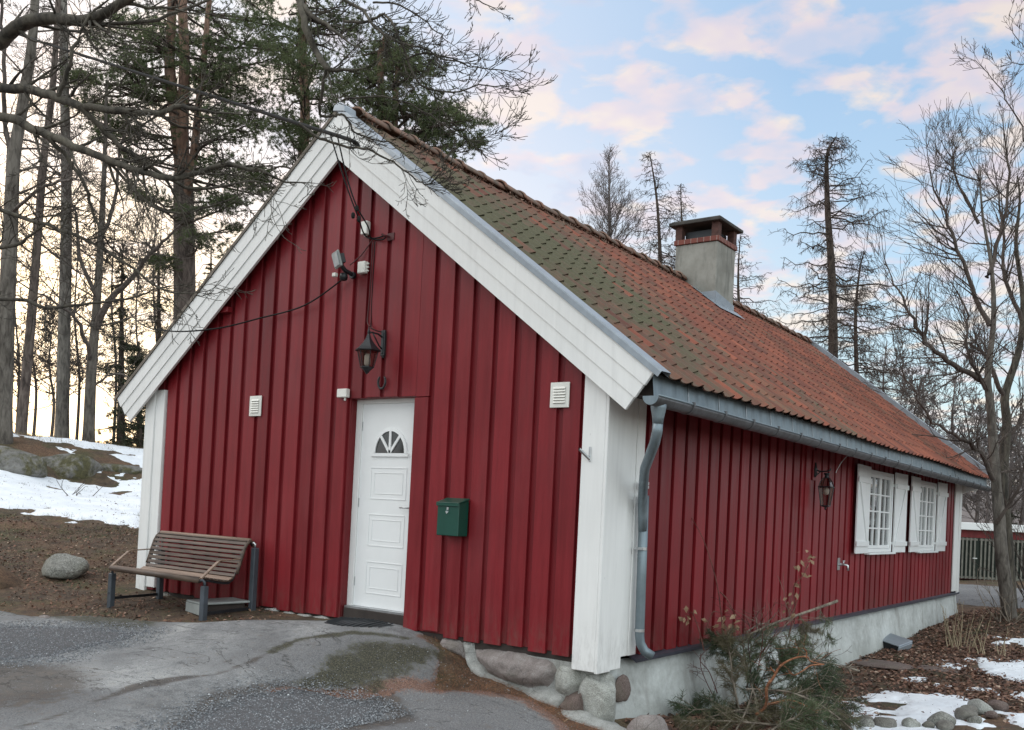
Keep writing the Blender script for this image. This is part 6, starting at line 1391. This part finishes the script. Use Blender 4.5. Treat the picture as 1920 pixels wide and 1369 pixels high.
G([(-250,600,8.0),(0,560,7.7),(80,575,7.6),(150,572,7.6),(240,560,7.6),(300,540,7.6)], .018, .006, 22, .45)
G([(-230,480,8.0),(0,465,7.8),(60,440,7.7),(110,400,7.6)], .022, .006, 16, .45)
G([(-200,330,8),(20,400,7.8),(110,430,7.6),(200,470,7.5),(300,540,7.4),(345,550,7.4)], .02, .006, 24, .4)
G([(200,300,7.2),(290,390,7.3),(360,395,7.4),(440,370,7.4)], .012, .005, 16, .35)
# from the top centre: the dark limb and its fan of budded twigs
SO2 = dict(n=[4, 4, 3], ratio=.56, up=.06, curl=.15, ang=.62, rmin=.0022, seg=4)
def G2(pix, r0, r1, ns, Ls, lvl=1, pl=.75): guided(tb, pix, r0, r1, R, SO2, ns, Ls, jitter=.004, sides=7, lvl=lvl, plane=pl)
G2([(500,-60,7.4),(556,-10,7.3),(572,50,7.2),(590,92,7.2),(612,128,7.1),(622,132,7.1)], .034, .018, 8, .35)
G2([(562,5,7.3),(585,30,7.2),(612,45,7.1),(645,72,7.0)], .024, .010, 10, .35)
G2([(600,-20,7.2),(680,20,7.0),(700,50,6.9),(740,75,6.8),(770,85,6.7),(800,92,6.7),(830,110,6.7),(870,118,6.7)], .013, .004, 22, .30)
G2([(645,40,7.1),(690,40,7.0),(720,28,6.9),(745,60,6.8),(765,120,6.8),(790,160,6.8),(830,172,6.8),(862,172,6.8),(900,160,6.8),(950,162,6.8)], .011, .004, 30, .28)
G2([(760,110,6.8),(800,100,6.8),(850,110,6.8),(880,125,6.8),(930,130,6.8),(965,135,6.8)], .007, .003, 16, .2)
G2([(700,5,7.0),(740,8,6.9),(780,25,6.9),(820,60,6.8),(840,78,6.8)], .008, .003, 14, .25)
G2([(850,-60,6.9),(880,-10,6.8),(905,5,6.8),(930,18,6.8)], .006, .003, 6, .12)
G2([(640,190,7.2),(700,180,7.1),(770,195,7.0),(840,240,6.9),(880,262,6.9),(920,265,6.9)], .008, .003, 20, .28)
G2([(612,128,7.1),(604,180,7.2),(600,215,7.3),(625,217,7.3),(640,215,7.3),(655,228,7.3),(665,248,7.3),(700,260,7.3),(735,268,7.3)], .013, .005, 14, .25)
G2([(560,232,7.4),(600,258,7.4),(650,275,7.3),(690,280,7.2),(730,300,7.2),(755,318,7.2),(790,345,7.2),(812,340,7.2)], .012, .004, 26, .25)
G2([(560,380,7.4),(580,360,7.4),(590,350,7.4)], .004, .002, 3, .08)
tb.build('limbs', M['bark_oak'], oak)

# ---------------- cut boughs and sticks piled against the plinth
def bough(label, pts, rad, n_tw, Lt, seed, name='pine_bough', mat='stick', nl=.07, dens=1.0, droop=.25, mat_n='bough'):
    R = np.random.default_rng(seed); P = spline([np.array(p, float) for p in pts], 4); m = len(P); tb = TB(); tb.tube(P, np.linspace(rad, rad*.35, m), 6)
    root = empty(name, tuple(P[0])); tag(root, label, 'pine bough', 'cut pine boughs in the heap'); nb = TB()
    segs = []
    for i in range(n_tw):
        t = R.uniform(.12, 1); f = t*(m-1); j = min(int(f), m-2); s = P[j]+(P[j+1]-P[j])*(f-j); tan = unit(P[j+1]-P[j]); sd_ = unit(np.cross(tan, R.normal(0, 1, 3))); d = unit(tan*.8+sd_*.75); L = Lt*R.uniform(.5, 1.2)*(1.15-.5*t)
        Q = spline([s, s+d*L*.5+np.array([0, 0, -droop*L*.2]), s+d*L+np.array([0, 0, -droop*L*.6])], 3); tb.tube(Q, np.linspace(.005, .0025, len(Q)), 4); segs.append(Q)
        for z in range(R.integers(1, 4)):
            u = R.integers(2, len(Q)-1); s2 = Q[u]; d2 = unit(unit(Q[u+1]-Q[u])+R.normal(0, .6, 3)); Q2 = np.array([s2, s2+d2*L*.22, s2+d2*L*.42+np.array([0, 0, -.04*L])]); tb.tube(Q2, np.array([.003, .0025, .002]), 3); segs.append(Q2)
    segs.append(P[m//2:])
    A = []; D_ = []
    for Q in segs:
        for a, b in zip(Q[:-1], Q[1:]):
            l = np.linalg.norm(b-a); k = max(2, int(l*400*dens)); u = R.random(k)[:, None]; c = a+(b-a)*u; tan = (b-a)/(l+1e-9); rd = R.normal(0, 1, (k, 3)); rd -= tan*(rd@tan)[:, None]; rd /= np.linalg.norm(rd, axis=1)[:, None]; A.append(c); D_.append(rd*.75+tan*.75)
    A = np.concatenate(A); D_ = np.concatenate(D_); D_ /= np.linalg.norm(D_, axis=1)[:, None]; l = nl*R.uniform(.6, 1.15, (len(A), 1)); s = np.cross(D_, R.normal(0, 1, (len(A), 3))); s /= np.linalg.norm(s, axis=1)[:, None]
    E = A+D_*l; E[:, 2] -= .12*l[:, 0]
    nb.tris(A-s*.0016, A+s*.0016, E)
    tb.build('stem', M[mat], root); nb.build('needles', M[mat_n], root, smooth=False); return root
def AT(*a): return tuple(at(*a))
BG = [('flat pine bough spread along the bottom frame edge right of the pink boulder', [AT(1520,1365,8.1),AT(1440,1358,8.0),AT(1360,1352,8.0),AT(1275,1352,8.1)], .012, 26, .30),
 ('pine bough reaching left beside the pink boulder', [AT(1460,1345,8.5),AT(1380,1335,8.5),AT(1320,1330,8.5),AT(1272,1335,8.5)], .011, 22, .26),
 ('low bough in the middle of the heap near the frame bottom', [AT(1440,1375,7.9),AT(1480,1350,7.9),AT(1530,1340,7.9),AT(1570,1352,8.0)], .012, 28, .30),
 ('dark bough at the right foot of the heap over the snow', [AT(1450,1320,8.9),AT(1510,1305,8.9),AT(1560,1310,8.9),AT(1585,1335,8.8)], .012, 26, .28),
 ('upright bough at the left of the heap with a bushy head', [AT(1390,1350,8.7),AT(1375,1280,8.7),AT(1368,1225,8.7),AT(1360,1195,8.7)], .012, 26, .28),
 ('bushy bough left of the bare red stem', [AT(1420,1320,8.9),AT(1400,1260,8.9),AT(1385,1225,8.9),AT(1345,1205,8.9)], .011, 24, .25),
 ('dense bough in the heap centre behind the orange branch', [AT(1430,1330,9.2),AT(1450,1270,9.2),AT(1470,1230,9.2),AT(1500,1215,9.2)], .012, 30, .30),
 ('dark bough filling the heap right of centre', [AT(1470,1340,9.1),AT(1500,1290,9.1),AT(1530,1265,9.1),AT(1545,1275,9.1)], .012, 30, .30),
 ('bough behind the heap with tips above the plinth edge', [AT(1440,1290,9.7),AT(1470,1240,9.7),AT(1500,1200,9.7),AT(1520,1180,9.7)], .010, 20, .24),
 ('deep green bough low in the heap behind the long grey stem', [AT(1400,1335,9.0),AT(1450,1315,9.0),AT(1500,1310,9.0),AT(1545,1325,9.0)], .012, 30, .28),
 ('leftmost low bough lying on the leaves under the heap', [AT(1360,1360,8.8),AT(1340,1320,8.9),AT(1320,1310,9.0),AT(1300,1322,9.0)], .010, 18, .22),
 ('right rear bough drooping over the brown leaves', [AT(1480,1290,9.6),AT(1520,1250,9.6),AT(1540,1250,9.6),AT(1565,1268,9.6)], .010, 20, .24),
 ('bough at the heap front beneath the forked orange branch', [AT(1400,1380,8.2),AT(1430,1330,8.3),AT(1480,1322,8.3),AT(1540,1350,8.3)], .011, 26, .26)]
BG += [('brownish bough standing at the upper left of the heap', [AT(1375,1260,9.0),AT(1370,1225,9.0),AT(1360,1205,9.0),AT(1335,1195,9.0)], .009, 22, .22),
 ('bough with fading needles under the start of the long stick', [AT(1400,1260,9.1),AT(1405,1225,9.1),AT(1420,1200,9.1),AT(1440,1190,9.1)], .009, 22, .22),
 ('bough in the shadow of the plinth at the heap centre', [AT(1400,1330,9.4),AT(1420,1290,9.4),AT(1440,1255,9.4),AT(1470,1250,9.4)], .010, 28, .30),
 ('bough at the far right tip of the heap over the snow edge', [AT(1520,1340,8.5),AT(1560,1330,8.5),AT(1575,1340,8.5),AT(1590,1352,8.5)], .009, 20, .22)]
for i, (lb_, pts, rad, nt_, Lt) in enumerate(BG): bough(lb_, pts, rad, int(nt_*1.2), Lt*.88, 600+i, mat_n=('bough_b', 'bough_d', 'bough', 'bough_d')[i % 4])
bough('small hanging pine sprig in front of the pale plinth', [AT(1535,1138,9.9),AT(1545,1158,9.9),AT(1550,1172,9.9),AT(1553,1192,9.9)], .003, 8, .13, 620, dens=.9, droop=.5)
bough('pine sprig left of the hanging one under the long stick', [AT(1500,1150,9.8),AT(1498,1170,9.8),AT(1500,1190,9.8)], .003, 7, .13, 621, dens=.9, droop=.5)
bough('second drooping sprig below the long grey stick', [AT(1512,1180,9.9),AT(1506,1205,9.9),AT(1498,1220,9.9)], .003, 7, .14, 622, dens=.9, droop=.5)
def branch_thing(name, label, paths, mat, seed, cat='branch', S=None, nside=4, Ls=.2, group=None):
    R = np.random.default_rng(seed); tb = TB(); S = S or dict(n=[2], ratio=.5, up=0, curl=.12, ang=.7, rmin=.0018, seg=6)
    for pix, r0, r1, ns in paths:
        P = spline([np.array(at(*q)) for q in pix], 4); tb.tube(P, np.linspace(r0, r1, len(P)), 7)
        for c in range(ns):
            j = R.integers(1, len(P)-1); tan = unit(P[j+1 if j+1 < len(P) else j]-P[j-1]); sd_ = unit(np.cross(tan, R.normal(0, 1, 3))); grow(tb, P[j], unit(tan*.6+sd_*.8), Ls*R.uniform(.4, 1.2), max(r1*.7, .002), 0, R, S)
    o = tb.build(name, M[mat], loc=tuple(at(*paths[0][0][0]))); return tag(o, label, cat, group)
branch_thing('orange_branch', 'crooked orange-barked pine branch on top of the bough heap', [([(1418,1340,8.2),(1437,1322,8.15),(1437,1290,8.1),(1450,1270,8.1),(1462,1250,8.1),(1480,1238,8.1),(1498,1232,8.1),(1514,1232,8.1),(1520,1240,8.1),(1545,1246,8.1)], .015, .004, 6), ([(1437,1322,8.15),(1462,1316,8.1),(1482,1313,8.1),(1512,1324,8.05),(1536,1340,8.0)], .011, .005, 4), ([(1512,1234,8.1),(1512,1222,8.1),(1506,1214,8.1)], .007, .003, 3), ([(1453,1262,8.1),(1448,1256,8.1),(1444,1250,8.1)], .008, .004, 2), ([(1545,1246,8.1),(1520,1248,8.05),(1505,1258,8.0),(1488,1266,8.0),(1478,1258,8.0)], .007, .004, 2)], 'orange_twig', 701)
branch_thing('long_stick', 'long grey cut stick slanting up to the right over the dark sill', [([(1395,1195,9.2),(1430,1178,9.3),(1462,1165,9.5),(1505,1150,9.8),(1545,1136,10.1),(1570,1127,10.2)], .010, .017, 4), ([(1400,1185,9.2),(1425,1170,9.4),(1450,1170,9.5)], .008, .004, 4)], 'stick', 702, Ls=.3)
branch_thing('cut_branch', 'long grey stem curving down to the lower right of the heap', [([(1400,1292,8.4),(1440,1294,8.3),(1480,1298,8.2),(1530,1318,8.1),(1570,1345,8.0),(1610,1380,7.9)], .009, .008, 6)], 'stick', 703, Ls=.3)
branch_thing('cut_branch', 'thin cut stick with pale end pointing right over the brown leaves', [([(1520,1235,9.4),(1560,1245,9.4),(1590,1252,9.4),(1612,1258,9.4)], .007, .009, 4)], 'stick', 704, Ls=.2)
branch_thing('cut_branch', 'upright dark stem in the left middle of the heap', [([(1400,1290,8.9),(1408,1250,8.9),(1403,1210,8.9),(1407,1180,8.9),(1398,1158,8.9)], .008, .003, 12)], 'bark_larch', 705, Ls=.32)
branch_thing('cut_branch', 'pair of thin bare shoots left of the heap against the plinth', [([(1340,1310,9.0),(1325,1280,9.0),(1314,1250,9.0),(1314,1225,9.0)], .004, .003, 6), ([(1345,1300,9.0),(1330,1260,9.0),(1312,1235,9.0),(1335,1210,9.0)], .005, .003, 6)], 'cane', 706, Ls=.25)
branch_thing('cut_branch', 'forked dark twigs rising through the heap centre', [([(1425,1240,9.2),(1450,1200,9.2),(1475,1170,9.2),(1500,1150,9.2)], .007, .003, 10), ([(1430,1230,9.3),(1438,1190,9.3),(1436,1165,9.3)], .006, .003, 8), ([(1470,1215,9.4),(1480,1190,9.4),(1490,1165,9.4)], .005, .003, 8)], 'stick', 707, Ls=.35)
branch_thing('cut_branch', 'tangle of thin dark twigs at the right of the heap', [([(1500,1250,9.3),(1540,1240,9.3),(1560,1222,9.3)], .005, .002, 14), ([(1500,1300,8.8),(1545,1320,8.7),(1590,1360,8.5)], .005, .002, 16), ([(1480,1255,9.2),(1530,1215,9.2)], .005, .002, 10), ([(1520,1340,8.3),(1560,1325,8.3),(1600,1350,8.3)], .004, .002, 14)], 'twig', 708, Ls=.4)
branch_thing('cut_branch', 'spray of thin reddish twigs standing up left of the heap centre', [([(1400,1270,9.0),(1395,1220,9.0),(1385,1170,9.0)], .005, .002, 9), ([(1420,1260,9.0),(1430,1200,9.0),(1425,1160,9.0)], .005, .002, 9), ([(1410,1250,9.1),(1445,1200,9.1),(1462,1178,9.1)], .005, .002, 8)], 'cane', 709, Ls=.35)
branch_thing('cut_branch', 'bunch of brown sticks crossing low at the front of the heap', [([(1330,1345,8.4),(1400,1330,8.3),(1470,1345,8.2)], .007, .004, 10), ([(1380,1369,8.1),(1400,1330,8.2),(1412,1290,8.3)], .009, .005, 8), ([(1440,1369,8.0),(1500,1350,8.0),(1570,1369,7.9)], .006, .003, 10)], 'stick', 710, Ls=.3)
# rose canes with withered leaves
def cane(label, paths, leaves, seed):
    R = np.random.default_rng(seed); P0 = at(*paths[0][0]); root = empty('rose_cane', tuple(P0)); tag(root, label, 'rose cane', 'withered rose canes'); tb = TB()
    for pix in paths:
        P = spline([np.array(at(*q)) for q in pix], 4); tb.tube(P, np.linspace(.0065, .0022, len(P)), 5)
        for j in range(2, len(P), 1): d = R.normal(0, 1, 3); tb.tube(np.array([P[j], P[j]+unit(d)*.018]), np.array([.002, .0006]), 3)
    tb.build('stem', M['cane'], root)
    lf = TB()
    for (px_, py_, dp_, n, sp) in leaves:
        c0 = np.array(at(px_, py_, dp_))
        for q in range(n):
            c = c0+R.normal(0, sp, 3); u = unit(R.normal(0, 1, 3)+np.array([0, 0, -.6])); v = unit(np.cross(u, R.normal(0, 1, 3))); w_ = np.cross(u, v); L = R.uniform(.042, .07)
            k = [c-u*L*.6, c-u*L*.1+v*L*.34+w_*.006, c+u*L*.65, c-u*L*.1-v*L*.34+w_*.006]; k = [np.array([q_]) for q_ in k]; lf.tris(k[0], k[3], k[1]); lf.tris(k[3], k[2], k[1])
    lf.build('leaves', M['dry_leaf'], root, smooth=False)
cane('tallest thorny rose cane leaning left across the red boards', [[(1355,1215,8.9),(1352,1150,8.9),(1342,1085,9.0),(1318,1010,9.0),(1290,962,9.0),(1272,940,9.0)], [(1350,1110,8.9),(1362,1122,8.9),(1372,1140,8.9),(1380,1160,8.9)]], [(1362,1160,8.9,6,.05),(1372,1170,8.9,6,.05),(1352,1165,8.9,3,.04)], 711)
cane('rose cane with a cluster of curled brown leaves nearest the downpipe', [[(1320,1220,8.8),(1310,1180,8.8),(1298,1150,8.8),(1290,1150,8.8)], [(1320,1190,8.8),(1335,1150,8.8),(1345,1148,8.8)]], [(1293,1152,8.8,10,.035),(1324,1162,8.8,2,.01)], 712)
cane('rose cane with brown leaves high against the boards right of the heap', [[(1478,1195,9.4),(1490,1140,9.4),(1488,1100,9.4),(1505,1080,9.4),(1516,1055,9.4)], [(1485,1150,9.4),(1500,1110,9.4),(1497,1080,9.4)]], [(1516,1040,9.4,5,.035),(1504,1060,9.4,5,.03),(1520,1052,9.4,3,.03),(1516,1083,9.4,2,.015),(1492,1100,9.4,3,.02),(1482,1120,9.4,6,.035),(1478,1142,9.4,4,.03)], 713)
